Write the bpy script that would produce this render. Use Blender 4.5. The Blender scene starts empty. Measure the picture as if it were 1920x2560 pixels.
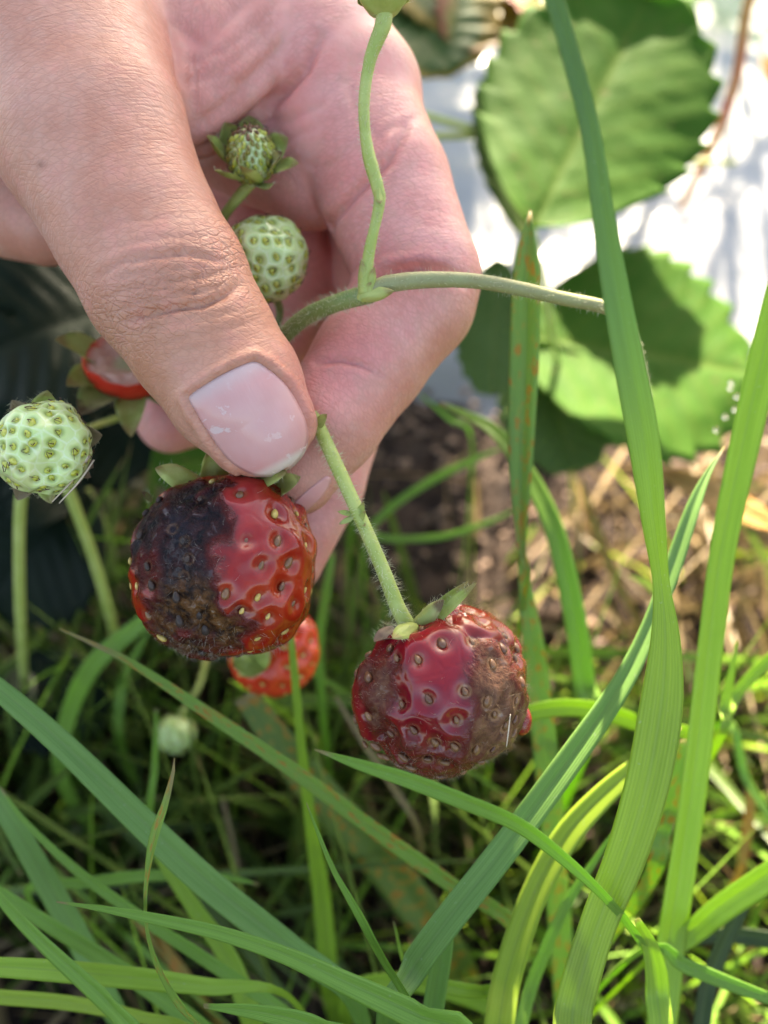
import bpy, math, random
import numpy as np
from mathutils import Vector, Matrix

scene = bpy.context.scene
coll = scene.collection
R = math.radians

# ---------------------------------------------------------------- camera
CAM_H = 0.270
PITCH = R(50)                       # degrees below the horizon
VFOV = R(62)
LENS = 4.25
cam_d = bpy.data.cameras.new("camera")
cam_d.sensor_fit = 'VERTICAL'
cam_d.lens = LENS
cam_d.sensor_height = 2 * LENS * math.tan(VFOV / 2)
cam_d.sensor_width = cam_d.sensor_height * 0.75
cam_d.clip_start = 0.005
cam_d.clip_end = 200
cam_d.dof.use_dof = True
cam_d.dof.focus_distance = 0.1135
cam_d.dof.aperture_fstop = 1.65
cam = bpy.data.objects.new("camera", cam_d)
coll.objects.link(cam)
cam.location = (0, 0, CAM_H)
cam.rotation_euler = (R(90) - PITCH, 0, 0)
scene.camera = cam

# ---------------------------------------------------------------- sky and sun
SUN_EL, SUN_AZ = R(33), R(4)       # azimuth measured from +Y towards +X
world = bpy.data.worlds.new("World")
scene.world = world
world.use_nodes = True
wn = world.node_tree.nodes
wl = world.node_tree.links
wn.clear()
w_out = wn.new('ShaderNodeOutputWorld')
w_bg = wn.new('ShaderNodeBackground')
w_sky = wn.new('ShaderNodeTexSky')
w_sky.sky_type = 'NISHITA'
w_sky.sun_disc = False
w_sky.sun_elevation = SUN_EL
w_sky.sun_rotation = SUN_AZ
w_sky.air_density = 1.0
w_sky.dust_density = 2.5
w_sky.ozone_density = 0.6
w_bg.inputs['Strength'].default_value = 0.065
wl.new(w_sky.outputs[0], w_bg.inputs[0])
wl.new(w_bg.outputs[0], w_out.inputs[0])

sun_d = bpy.data.lights.new("sun", 'SUN')
sun_d.energy = 4.6
sun_d.angle = R(0.55)
sun_d.color = (1.0, 0.93, 0.82)
sun = bpy.data.objects.new("sun", sun_d)
coll.objects.link(sun)
sdir = Vector((math.sin(SUN_AZ) * math.cos(SUN_EL), math.cos(SUN_AZ) * math.cos(SUN_EL), math.sin(SUN_EL)))
sun.rotation_euler = sdir.to_track_quat('Z', 'Y').to_euler()
sun.location = sdir * 3

# ---------------------------------------------------------------- exposure
vs = scene.view_settings
scene.display_settings.display_device = 'sRGB'
vs.view_transform = 'Standard'
vs.look = 'None'
vs.exposure = 3.25
vs.gamma = 1
vs.use_white_balance = True
vs.white_balance_temperature = 7600
vs.use_curve_mapping = False
scene.render.engine = 'CYCLES'
scene.cycles.use_denoising = True
scene.cycles.max_bounces = 6
scene.cycles.transparent_max_bounces = 8
scene.cycles.sample_clamp_indirect = 4.0
scene.cycles.sample_clamp_direct = 12.0
scene.cycles.caustics_reflective = False
scene.cycles.caustics_refractive = False

# ---------------------------------------------------------------- frames and helpers
# camera-space millimetres: X right, Y down, Z away from the camera
c_r = np.array((1.0, 0, 0))
c_f = np.array((0, math.cos(PITCH), -math.sin(PITCH)))
c_u = np.array((0, math.sin(PITCH), math.cos(PITCH)))
c_o = np.array((0, 0, CAM_H))
FOC = 1280 / math.tan(VFOV / 2)     # focal length in pixels of the 1920 x 2560 photograph
FD = FOC / 1920 * 1659              # the same at 1659 x 2212

def c2w(p):
    p = np.asarray(p, float)
    return c_o + (p[..., 0:1] * c_r - p[..., 1:2] * c_u + p[..., 2:3] * c_f) * 0.001

def cv2w(v):                         # a direction
    v = np.asarray(v, float)
    return v[..., 0:1] * c_r - v[..., 1:2] * c_u + v[..., 2:3] * c_f

def w2c(p):
    q = np.asarray(p, float) - c_o
    return np.stack([q @ c_r, -(q @ c_u), q @ c_f], -1) * 1000

def A(x, y, d):                      # 1920 x 2560 frame
    return np.array(((x - 960) / FOC * d, (y - 1280) / FOC * d, d))

def B(x, y, d):                      # 1659 x 2212 frame
    return np.array(((x - 829.5) / FD * d, (y - 1106) / FD * d, d))

def unit(v):
    v = np.asarray(v, float)
    return v / np.maximum(np.linalg.norm(v, axis=-1, keepdims=True), 1e-12)

rng = np.random.default_rng(7)
_tab = np.random.default_rng(3).random((64, 64, 64))

def vnoise(p, seed=0):               # value noise in 0..1
    p = np.asarray(p, float) + seed * 17.31 + 1000
    i = np.floor(p).astype(int)
    f = p - i
    f = f * f * (3 - 2 * f)
    x0, y0, z0 = i[..., 0] & 63, i[..., 1] & 63, i[..., 2] & 63
    x1, y1, z1 = (x0 + 1) & 63, (y0 + 1) & 63, (z0 + 1) & 63
    fx, fy, fz = f[..., 0], f[..., 1], f[..., 2]
    a = _tab[x0, y0, z0] * (1 - fx) + _tab[x1, y0, z0] * fx
    b = _tab[x0, y1, z0] * (1 - fx) + _tab[x1, y1, z0] * fx
    c = _tab[x0, y0, z1] * (1 - fx) + _tab[x1, y0, z1] * fx
    d = _tab[x0, y1, z1] * (1 - fx) + _tab[x1, y1, z1] * fx
    return (a * (1 - fy) + b * fy) * (1 - fz) + (c * (1 - fy) + d * fy) * fz

def fbm(p, seed=0, octv=3):
    s, a, t = 0, 1.0, 0
    for k in range(octv):
        s = s + a * vnoise(np.asarray(p) * 2 ** k, seed + k)
        t += a
        a *= 0.5
    return s / t

def sstep(a, b, x):
    t = np.clip((x - a) / (b - a), 0, 1)
    return t * t * (3 - 2 * t)

def spline(pts, n):                  # Catmull-Rom through rows of pts, n samples, even in chord length
    p = np.asarray(pts, float)
    if len(p) == 2:
        t = np.linspace(0, 1, n)[:, None]
        return p[0] * (1 - t) + p[1] * t
    q = np.vstack([2 * p[0] - p[1], p, 2 * p[-1] - p[-2]])
    L = np.concatenate([[0], np.cumsum(np.linalg.norm(np.diff(p[:, :3], axis=0), axis=1))])
    s = np.linspace(0, L[-1], n)
    k = np.clip(np.searchsorted(L, s, side='right') - 1, 0, len(p) - 2)
    t = ((s - L[k]) / np.maximum(L[k + 1] - L[k], 1e-9))[:, None]
    a, b, c, d = q[k], q[k + 1], q[k + 2], q[k + 3]
    return 0.5 * (2 * b + (c - a) * t + (2 * a - 5 * b + 4 * c - d) * t ** 2 + (3 * b - a - 3 * c + d) * t ** 3)

def new_mesh(name, V, F, mats=None, attrs=None, smooth=True, mat_idx=None):
    me = bpy.data.meshes.new(name)
    V = np.asarray(V, float)
    if isinstance(F, np.ndarray):
        n, k = F.shape
        me.vertices.add(len(V))
        me.vertices.foreach_set('co', V.astype(np.float32).ravel())
        me.loops.add(n * k)
        me.loops.foreach_set('vertex_index', F.astype(np.int32).ravel())
        me.polygons.add(n)
        me.polygons.foreach_set('loop_start', np.arange(0, n * k, k, dtype=np.int32))
        me.polygons.foreach_set('loop_total', np.full(n, k, dtype=np.int32))
        me.update(calc_edges=True)
        me.validate()
    else:
        me.from_pydata([tuple(v) for v in V], [], F)
        me.update()
    if smooth:
        me.polygons.foreach_set('use_smooth', np.ones(len(me.polygons), dtype=bool))
    for m in (mats or []):
        me.materials.append(m)
    if mat_idx is not None:
        me.polygons.foreach_set('material_index', np.asarray(mat_idx, dtype=np.int32))
    for k, a in (attrs or {}).items():
        a = np.asarray(a, np.float32)
        if a.ndim == 1:
            at = me.attributes.new(k, 'FLOAT', 'POINT')
            at.data.foreach_set('value', a)
        else:
            at = me.attributes.new(k, 'FLOAT_VECTOR', 'POINT')
            at.data.foreach_set('vector', a.ravel())
    me.update()
    return me

def tag(o, label=None, cat=None, group=None, kind=None):
    if label: o['label'] = label
    if cat: o['category'] = cat
    if group: o['group'] = group
    if kind: o['kind'] = kind
    return o

def link(name, me, parent=None, loc=None):
    o = bpy.data.objects.new(name, me)
    coll.objects.link(o)
    if loc is not None: o.location = loc
    if parent is not None: o.parent = parent
    return o

def part(name, Vw, F, mat, parent=None, **kw):
    """mesh from world-space vertices; with a parent they are stored relative to the parent's location"""
    Vw = np.asarray(Vw, float)
    mats = mat if isinstance(mat, (list, tuple)) else [mat]
    o0 = np.array(parent.location) if parent is not None else Vw.mean(0)
    if parent is not None and parent.parent is not None:
        o0 = o0 + np.array(parent.parent.location)
    me = new_mesh(name, Vw - o0, F, mats, **kw)
    return link(name, me, parent, None if parent is not None else o0)

def thing(name, loc, label, cat, group=None):
    o = link(name, None, None, loc)
    o.empty_display_size = 0.005
    return tag(o, label, cat, group)

def frame_m(origin, zaxis, xhint):
    z = unit(zaxis); x = xhint - z * np.dot(xhint, z); x = unit(x); y = np.cross(z, x)
    return Matrix(((x[0], y[0], z[0], origin[0]), (x[1], y[1], z[1], origin[1]), (x[2], y[2], z[2], origin[2]), (0, 0, 0, 1)))

# ---------------------------------------------------------------- material kit
class NT:
    def __init__(s, name):
        s.m = bpy.data.materials.new(name)
        s.m.use_nodes = True
        s.t = s.m.node_tree
        s.t.nodes.clear()
        s.out = s.n('OutputMaterial')
    def n(s, t, **kw):
        x = s.t.nodes.new('ShaderNode' + t)
        for k, v in kw.items(): setattr(x, k, v)
        return x
    def put(s, sock, v):
        if isinstance(v, bpy.types.NodeSocket): s.t.links.new(v, sock)
        elif v is not None:
            if isinstance(v, (tuple, list)) and len(v) == 3 and sock.type == 'RGBA': v = (*v, 1)
            sock.default_value = v
    def attr(s, name, vec=False):
        x = s.n('Attribute'); x.attribute_name = name
        return x.outputs['Vector'] if vec else x.outputs['Fac']
    def math(s, op, a, b=0.5, c=0.0, clamp=False):
        x = s.n('Math', operation=op, use_clamp=clamp)
        for i, v in enumerate((a, b, c)): s.put(x.inputs[i], v)
        return x.outputs[0]
    def vmul(s, a, b):
        x = s.n('VectorMath', operation='MULTIPLY'); s.put(x.inputs[0], a); s.put(x.inputs[1], b)
        return x.outputs[0]
    def xyz(s, a=0.0, b=0.0, c=0.0):
        x = s.n('CombineXYZ')
        for i, v in enumerate((a, b, c)): s.put(x.inputs[i], v)
        return x.outputs[0]
    def mix(s, f, a, b, mode='MIX'):
        x = s.n('Mix', data_type='RGBA', blend_type=mode)
        s.put(x.inputs[0], f); s.put(x.inputs[6], a); s.put(x.inputs[7], b)
        return x.outputs[2]
    def ramp(s, f, a, b, lo=0.0, hi=1.0, smooth=True):
        x = s.n('MapRange', interpolation_type='SMOOTHSTEP' if smooth else 'LINEAR')
        s.put(x.inputs[0], f); s.put(x.inputs[1], a); s.put(x.inputs[2], b); s.put(x.inputs[3], lo); s.put(x.inputs[4], hi)
        return x.outputs[0]
    def noise(s, vec, scale, detail=3, rough=0.55, dist=0.0):
        x = s.n('TexNoise'); s.put(x.inputs['Vector'], vec)
        x.inputs['Scale'].default_value = scale; x.inputs['Detail'].default_value = detail
        x.inputs['Roughness'].default_value = rough; x.inputs['Distortion'].default_value = dist
        return x.outputs['Fac']
    def voro(s, vec, scale, feature='DISTANCE_TO_EDGE', rnd=1.0):
        x = s.n('TexVoronoi', feature=feature); s.put(x.inputs['Vector'], vec)
        x.inputs['Scale'].default_value = scale; x.inputs['Randomness'].default_value = rnd
        return x.outputs['Distance']
    def obj(s):
        return s.n('TexCoord').outputs['Object']
    def pos(s):
        return s.n('NewGeometry').outputs['Position']
    def rand(s):
        return s.n('ObjectInfo').outputs['Random']
    def bump(s, h, strength=0.5, dist=0.0005, nrm=None):
        x = s.n('Bump'); s.put(x.inputs['Height'], h)
        x.inputs['Strength'].default_value = strength; x.inputs['Distance'].default_value = dist
        if nrm is not None: s.put(x.inputs['Normal'], nrm)
        return x.outputs[0]
    def bsdf(s, **kw):
        x = s.n('BsdfPrincipled')
        for k, v in kw.items(): s.put(x.inputs[k.replace('_', ' ')], v)
        return x.outputs[0]
    def translucent(s, col, nrm=None):
        x = s.n('BsdfTranslucent'); s.put(x.inputs[0], col)
        if nrm is not None: s.put(x.inputs[1], nrm)
        return x.outputs[0]
    def mixs(s, f, a, b):
        x = s.n('MixShader'); s.put(x.inputs[0], f); s.put(x.inputs[1], a); s.put(x.inputs[2], b)
        return x.outputs[0]
    def done(s, sh):
        s.t.links.new(sh, s.out.inputs[0])
        return s.m
# ================================================================ the hand
def chain(rows, flat=1.0):
    pts = np.array([A(x, y, d) for x, y, d, r in rows]); rad = np.array([q[3] for q in rows])
    return pts, rad, flat

HAND = {
 'thumb': chain([(-60, -330, 150, 24), (110, 60, 131, 17.5), (226, 335, 124, 14.0), (332, 555, 121, 11.7), (415, 705, 119.5, 11.4),
                 (505, 850, 118.5, 10.1), (590, 975, 118, 9.5), (645, 1052, 118.5, 7.9)], 0.88),
 'index': chain([(640, -150, 158, 17), (815, 170, 145, 12.6), (960, 470, 139, 10.8), (1044, 690, 136, 9.9), (1032, 752, 135.5, 9.8),
                 (925, 900, 134, 9.0), (815, 1060, 131, 8.2), (740, 1185, 129.5, 6.4)]),
 'middle': chain([(760, 150, 172, 12), (950, 560, 166, 9.8), (975, 780, 160, 9.4), (845, 1020, 152, 8.8), (790, 1205, 148, 8.3), (715, 1395, 144, 6.5)]),
 'ring': chain([(640, 200, 180, 11), (840, 640, 176, 9.4), (720, 830, 174, 9.0), (560, 990, 168, 8.4), (425, 1048, 165, 6.6)]),
 'pad': chain([(500, 310, 157, 9.2), (650, 375, 151, 9.4), (775, 432, 146, 9.2), (850, 350, 142.5, 10.4), (890, 230, 142.5, 11)]),
 'web': chain([(395, 225, 134, 6.5), (480, 285, 136.5, 6.2), (585, 215, 138, 6.6), (690, 130, 141, 7.8), (770, 30, 146, 10)]),
 'inner': chain([(540, 380, 168, 11), (600, 560, 170, 11.5), (740, 690, 170, 11), (700, 850, 172, 10)]),
 'sheet': chain([(395, 90, 139, 9.5), (500, 110, 140, 9.5), (610, 60, 143, 10), (720, -20, 147, 12)]),
 'palm': chain([(330, 40, 146, 13), (560, -10, 154, 15), (640, 160, 166, 14)]),
 'heel': chain([(-330, 300, 152, 13), (-60, 500, 148, 9.0), (110, 560, 147, 7.0)]),
 'wrist': chain([(560, -200, 166, 20), (200, -420, 170, 26), (-120, -900, 178, 27)]),
}

def seg_sdf(P, ch, far=9.0):
    pts, rad, flat = ch
    m = ((P > (pts - rad[:, None]).min(0) - far) & (P < (pts + rad[:, None]).max(0) + far)).all(-1)
    res = np.full(P.shape[:-1], far, np.float32)
    if m.any(): res[m] = seg_sdf0(P[m].astype(np.float32), pts.astype(np.float32), rad.astype(np.float32), flat)
    return res

def seg_sdf0(P, pts, rad, flat):
    out = None
    for i in range(len(pts) - 1):
        a, b = pts[i], pts[i + 1]
        ab = b - a
        t = np.clip(((P - a) @ ab) / (ab @ ab), 0, 1)
        q = P - (a + t[..., None] * ab)
        if flat != 1.0:
            n = np.array((0, 0, 1.0)); ax = unit(ab); n = unit(n - ax * (n @ ax)).astype(np.float32)
            q = q + (q @ n)[..., None] * n * (1 / flat - 1)
        d = np.sqrt(np.einsum('...i,...i', q, q)) - (rad[i] + t * (rad[i + 1] - rad[i]))
        out = d if out is None else smin(out, d, 1.2)
    return out

def smin(a, b, k):
    h = np.clip(k - np.abs(a - b), 0, None) / k
    return np.minimum(a, b) - h * h * k * 0.25

def hand_sdf(P):
    g = {k: seg_sdf(P, c) for k, c in HAND.items()}
    core = smin(g['wrist'], g['palm'], 12)
    core = smin(core, g['heel'], 5)
    core = smin(core, smin(g['web'], g['sheet'], 6), 5)
    back = smin(g['pad'], core, 2.0)
    back = smin(back, g['inner'], 1.5)
    back = smin(back, g['ring'], 1.0)
    back = smin(back, g['middle'], 1.0)
    d = smin(back, g['index'], 1.6)
    t = smin(g['thumb'], smin(g['web'], g['sheet'], 6), 4.0)
    t = smin(t, g['palm'], 4.0)
    return smin(d, t, 0.9)

def surface_nets(f, lo, hi, h):
    n = np.ceil((hi - lo) / h).astype(int) + 1
    xs, ys, zs = [lo[i] + h * np.arange(n[i]) for i in range(3)]
    F = np.empty(n, np.float32)
    # coarse pass to skip empty space
    st = 6
    for i0 in range(0, n[0], st):
        i1 = min(i0 + st, n[0])
        X, Y, Z = np.meshgrid(xs[i0:i1], ys[::4], zs[::4], indexing='ij')
        c = f(np.stack([X, Y, Z], -1).astype(np.float32))
        ci = np.abs(c).min(0) < h * 7
        up = np.repeat(np.repeat(c, 4, 1), 4, 2)[:, :n[1], :n[2]]
        F[i0:i1] = up
        m = ci.copy()
        m[1:] |= ci[:-1]; m[:-1] |= ci[1:]; m[:, 1:] |= ci[:, :-1]; m[:, :-1] |= ci[:, 1:]
        M = np.repeat(np.repeat(m, 4, 0), 4, 1)[:n[1], :n[2]]
        jj, kk = np.nonzero(M)
        if len(jj):
            P = np.empty((i1 - i0, len(jj), 3), np.float32)
            P[..., 0] = xs[i0:i1, None]; P[..., 1] = ys[jj]; P[..., 2] = zs[kk]
            F[i0:i1, jj, kk] = f(P)
    F[0] = F[-1] = 1; F[:, 0] = F[:, -1] = 1; F[:, :, 0] = F[:, :, -1] = 1
    I = F < 0
    cnt = sum(I[a:n[0] - 1 + a, b:n[1] - 1 + b, c:n[2] - 1 + c].astype(np.int8) for a in (0, 1) for b in (0, 1) for c in (0, 1))
    act = (cnt > 0) & (cnt < 8)
    ci = np.argwhere(act)
    idx = np.full(act.shape, -1, np.int64)
    idx[act] = np.arange(len(ci))
    acc = np.zeros((len(ci), 3)); num = np.zeros(len(ci))
    cor = [(a, b, c) for a in (0, 1) for b in (0, 1) for c in (0, 1)]
    val = {c: F[ci[:, 0] + c[0], ci[:, 1] + c[1], ci[:, 2] + c[2]] for c in cor}
    for c in cor:
        for ax in range(3):
            if c[ax] == 0:
                e = list(c); e[ax] = 1; e = tuple(e)
                m = (val[c] < 0) != (val[e] < 0)
                t = val[c] / np.where(m, val[c] - val[e], 1)
                p = np.tile(np.array(c, float), (len(ci), 1)); p[:, ax] += t
                acc[m] += p[m]; num[m] += 1
    V = lo + (ci + acc / num[:, None]) * h
    faces = []
    for ax in range(3):
        o1, o2 = (ax + 1) % 3, (ax + 2) % 3
        s0 = [slice(1, -1)] * 3; s1 = [slice(1, -1)] * 3
        s0[ax] = slice(0, -1); s1[ax] = slice(1, None)
        a, b = I[tuple(s0)], I[tuple(s1)]
        e = np.argwhere(a != b)
        flip = a[tuple(e.T)]
        off = np.ones(3, int); off[ax] = 0
        e = e + off
        def cell(d1, d2):
            q = e.copy(); q[:, o1] += d1; q[:, o2] += d2
            return idx[q[:, 0], q[:, 1], q[:, 2]]
        Q = np.stack([cell(-1, -1), cell(0, -1), cell(0, 0), cell(-1, 0)], 1)
        Q[~flip] = Q[~flip][:, ::-1]
        faces.append(Q)
    Fq = np.concatenate(faces)
    Fq = Fq[(Fq >= 0).all(1)]
    return V, Fq

def grad(f, P, e=0.08):
    g = 0
    for k in ((1, -1, -1), (-1, -1, 1), (-1, 1, -1), (1, 1, 1)):
        k = np.array(k, float)
        g = g + f(P + k * e)[:, None] * k
    return g / (4 * e)

lo = np.array((-92.0, -112.0, 100.0)); hi = np.array((22.0, 16.0, 200.0))
HV, HF = surface_nets(hand_sdf, lo, hi, 0.5)
inb = ((HV > lo + 1.2) & (HV < hi - 1.2)).all(1)
for _ in range(1):
    dv = hand_sdf(HV); gv = grad(hand_sdf, HV)
    step = np.clip(dv / np.maximum((gv ** 2).sum(1), 0.2), -0.4, 0.4)[:, None] * gv
    HV[inb] -= step[inb]
HN = unit(grad(hand_sdf, HV, 0.3))
HN[~inb] = 0

def to_px(P):                       # 1920 frame
    return np.stack([P[:, 0] / P[:, 2] * FOC + 960, P[:, 1] / P[:, 2] * FOC + 1280], -1)

def dist_poly(Q, line):             # distance in px from points to a polyline, and position along it 0..1
    line = np.asarray(line, float)
    best = np.full(len(Q), 1e9); pos = np.zeros(len(Q))
    L = np.linalg.norm(np.diff(line, axis=0), axis=1); T = L.sum(); c0 = 0
    for i in range(len(line) - 1):
        a, b = line[i], line[i + 1]; ab = b - a
        t = np.clip(((Q - a) @ ab) / (ab @ ab), 0, 1)
        d = np.linalg.norm(Q - (a + t[:, None] * ab), axis=1)
        m = d < best
        best[m] = d[m]; pos[m] = (c0 + t * L[i])[m] / T
        c0 += L[i]
    return best, pos

def in_poly(Q, poly):
    x, y = Q[:, 0], Q[:, 1]; ins = np.zeros(len(Q), bool)
    n = len(poly)
    for i in range(n):
        x0, y0 = poly[i]; x1, y1 = poly[(i + 1) % n]
        c = ((y0 > y) != (y1 > y)) & (x < (x1 - x0) * (y - y0) / (y1 - y0 + 1e-12) + x0)
        ins ^= c
    return ins

# finger each vertex belongs to, and its place along and round that finger (mm)
NAMES = list(HAND)
GD = np.stack([seg_sdf(HV, HAND[k]) for k in NAMES], 1)
who = GD.argmin(1)
su = np.zeros(len(HV)); sv = np.zeros(len(HV))
for k, nm in enumerate(NAMES):
    m = np.nonzero(who == k)[0]
    pts = HAND[nm][0]
    best = np.full(len(m), 1e9); base = 0
    for i in range(len(pts) - 1):
        a, b = pts[i], pts[i + 1]; ab = b - a; L = np.linalg.norm(ab); ax = ab / L
        t = np.clip(((HV[m] - a) @ ab) / (ab @ ab), 0, 1)
        q = HV[m] - (a + t[:, None] * ab)
        d = np.linalg.norm(q, axis=1)
        n0 = np.array((0, 0, -1.0)); n0 = unit(n0 - ax * (n0 @ ax)); b0 = np.cross(ax, n0)
        ang = np.arctan2(q @ b0, q @ n0)
        u = base + ((HV[m] - a) @ ax)
        s = d < best - 1e-6
        best[s] = d[s]; su[m[s]] = u[s]; sv[m[s]] = (ang * 10)[s]
        base += L
Hpx = to_px(HV)
front = HN[:, 2] < -0.05
isn = {k: who == i for i, k in enumerate(NAMES)}
disp = np.zeros(len(HV))
def crease(line, w, depth, names=None, lip=0.0):
    d, pos = dist_poly(Hpx, line)
    fade = np.sin(np.pi * np.clip(pos * 0.92 + 0.04, 0, 1)) ** 0.5
    m = front.copy()
    if names: m &= np.isin(who, [NAMES.index(n) for n in names])
    f = -depth * np.exp(-(d / w) ** 2) * fade + lip * np.exp(-((d - 2.4 * w) / (1.5 * w)) ** 2) * fade
    disp[m] += f[m]
# knuckle folds of the thumb
KN = [
 ([(250, 690), (300, 655), (390, 640), (470, 632), (560, 655)], 8, 0.65),
 ([(262, 745), (330, 718), (420, 705), (520, 690), (598, 668)], 6, 0.35),
 ([(322, 800), (380, 785), (440, 770), (510, 762), (560, 738), (600, 712)], 9, 1.15),
 ([(285, 775), (350, 757), (430, 742), (520, 730), (590, 700)], 5, 0.28),
 ([(330, 838), (400, 815), (490, 800), (600, 775)], 6, 0.18),
 ([(360, 870), (450, 848), (560, 826), (640, 800)], 6, 0.15),
 ([(230, 640), (310, 612), (420, 592), (520, 590)], 6, 0.16),
 ([(395, 905), (470, 880), (570, 858)], 6, 0.10),
 ([(215, 590), (300, 560), (400, 545), (500, 540)], 6, 0.10),
 ([(300, 672), (360, 690), (440, 672), (520, 668)], 4, 0.3), ([(350, 730), (420, 722), (480, 735), (560, 712)], 4, 0.3),
 ([(310, 770), (370, 772), (430, 758)], 4, 0.3), ([(400, 800), (460, 792), (520, 780)], 4, 0.3), ([(270, 700), (330, 690), (380, 672)], 4, 0.25),
 ([(360, 640), (400, 690), (420, 740)], 3, 0.2), ([(470, 640), (480, 700), (520, 740)], 3, 0.2), ([(320, 680), (350, 730), (350, 780)], 3, 0.2), ([(530, 650), (560, 690), (540, 740)], 3, 0.18),
]
for l, w, dp in KN: crease(l, w, dp, ['thumb'], lip=0.05)
# finger creases
crease([(925, 700), (985, 678), (1050, 668), (1110, 680), (1160, 705)], 12, 1.7, ['index'], lip=0.35)
crease([(1015, 320), (975, 400), (890, 480), (828, 548), (815, 610)], 12, 1.2, ['index', 'pad', 'inner'], lip=0.3)
crease([(1050, 290), (960, 330), (900, 400)], 11, 0.3, ['index', 'pad'])
crease([(905, 330), (850, 400), (800, 420), (720, 400)], 12, 0.25, ['index', 'pad'])
crease([(620, 340), (700, 360), (760, 330), (830, 300)], 11, 0.25, ['pad', 'index', 'inner'])
crease([(790, 905), (850, 898), (905, 910), (950, 935)], 8, 0.8, ['index'], lip=0.15)
crease([(885, 800), (893, 850), (880, 880)], 4, 0.12, ['index'])
crease([(905, 120), (870, 210), (900, 300), (960, 360)], 12, 0.3, ['index'])
for yy in (520, 560, 600, 635): crease([(900, yy), (990, yy - 8), (1090, yy + 6), (1160, yy + 30)], 4, 0.07, ['index'])
# web folds
for l in ([(430, 60), (520, 120), (560, 60), (640, -20)], [(470, 160), (560, 130), (650, 60), (720, -20)],
          [(450, 210), (540, 190), (640, 110), (730, 20)], [(480, 320), (560, 260), (650, 180), (740, 70)],
          [(500, 120), (480, 220), (490, 300)], [(520, 230), (610, 200), (690, 120), (760, 30)]):
    crease(l, 13, 0.34, ['web', 'palm', 'sheet'], lip=0.12)
crease([(420, 60), (440, 140), (446, 220)], 9, 0.6, ['web', 'palm', 'sheet', 'thumb'])
crease([(470, 400), (540, 362), (608, 318), (690, 246), (758, 172), (800, 95)], 15, 1.9, ['web', 'pad', 'index', 'inner', 'sheet', 'palm'], lip=0.5)
crease([(640, 300), (720, 300), (800, 262), (850, 200)], 13, 0.4, ['pad', 'index'])
# knuckle swelling and nail bed
d0 = np.linalg.norm((Hpx - (415, 705)) / (190, 90), axis=1)
disp += np.where(front & isn['thumb'], 0.25 * np.exp(-d0 ** 2), 0)
NAIL = np.array([(470, 992), (540, 945), (600, 915), (637, 903), (668, 920), (715, 962), (752, 1022), (771, 1070), (768, 1112), (748, 1150), (704, 1184), (655, 1190), (616, 1178), (571, 1149), (521, 1080), (486, 1026)], float)
closed = np.vstack([NAIL, NAIL[:1]])
dn, pn = dist_poly(Hpx, closed)
inside = in_poly(Hpx, NAIL)
thm = front & isn['thumb']
sd = np.where(inside, -dn, dn)
cut = np.linalg.norm(Hpx - (690, 1190), axis=1) < 95      # free edge: no fold there
fold = np.where(cut, 0.15, 1.0)
disp += np.where(thm, fold * (0.50 * np.exp(-((sd - 17) / 13) ** 2) - 0.55 * np.exp(-((sd + 2) / 8) ** 2)), 0)
disp += np.where(thm & (sd < -4), -0.45, 0)
disp += 0.10 * (fbm(HV / 6.0, 3) - 0.5) + 0.3 * (fbm(HV / 14.0, 5, 2) - 0.5)
disp[~inb] = 0
HV2 = HV + HN * disp[:, None]

pink = np.zeros(len(HV))
for nm, v in (('index', 0.9), ('middle', 0.9), ('ring', 0.95), ('pad', 0.85), ('inner', 0.95), ('web', 0.45), ('sheet', 0.45), ('palm', 0.35), ('wrist', 0.2), ('heel', 0.25), ('thumb', 0.0)):
    pink[isn[nm]] = v
# smooth the border between regions
wgt = np.exp(-np.clip(GD - GD.min(1, keepdims=True), 0, 30) / 1.5)
vals = np.array([{'index': .9, 'middle': .9, 'ring': .95, 'pad': .85, 'inner': .95, 'web': .6, 'sheet': .6, 'palm': .35, 'wrist': .2, 'heel': .25, 'thumb': 0.16}[n] for n in NAMES])
pink = (wgt * vals).sum(1) / wgt.sum(1)
# the skin on the back of a finger is browner than its palm side
pink = np.where(isn['index'] & front, pink * (1 - 0.65 * sstep(-70, 40, (Hpx[:, 0] - 1203) * 0.69 + (Hpx[:, 1] - 800) * 0.72 + 60)), pink)
# flush of the skin: fingertips and folds redder
red = np.zeros(len(HV))
for (x, y, rx, ry, s) in ((880, 960, 130, 110, .8), (1040, 660, 120, 60, 1.0), (930, 470, 60, 120, .6), (520, 100, 90, 130, .7), (740, 1000, 50, 130, .6),
                         (690, 1100, 60, 90, .3), (400, 700, 180, 110, .35), (700, 500, 120, 90, .4), (880, 820, 90, 60, .5)):
    red += s * np.exp(-(((Hpx[:, 0] - x) / rx) ** 2 + ((Hpx[:, 1] - y) / ry) ** 2)) * front
red = np.clip(red, 0, 1)
wr = np.where(isn['thumb'], np.exp(-(((Hpx - (425, 725)) @ np.array((0.52, 0.85))) / 95) ** 2), 0.0)

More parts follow.
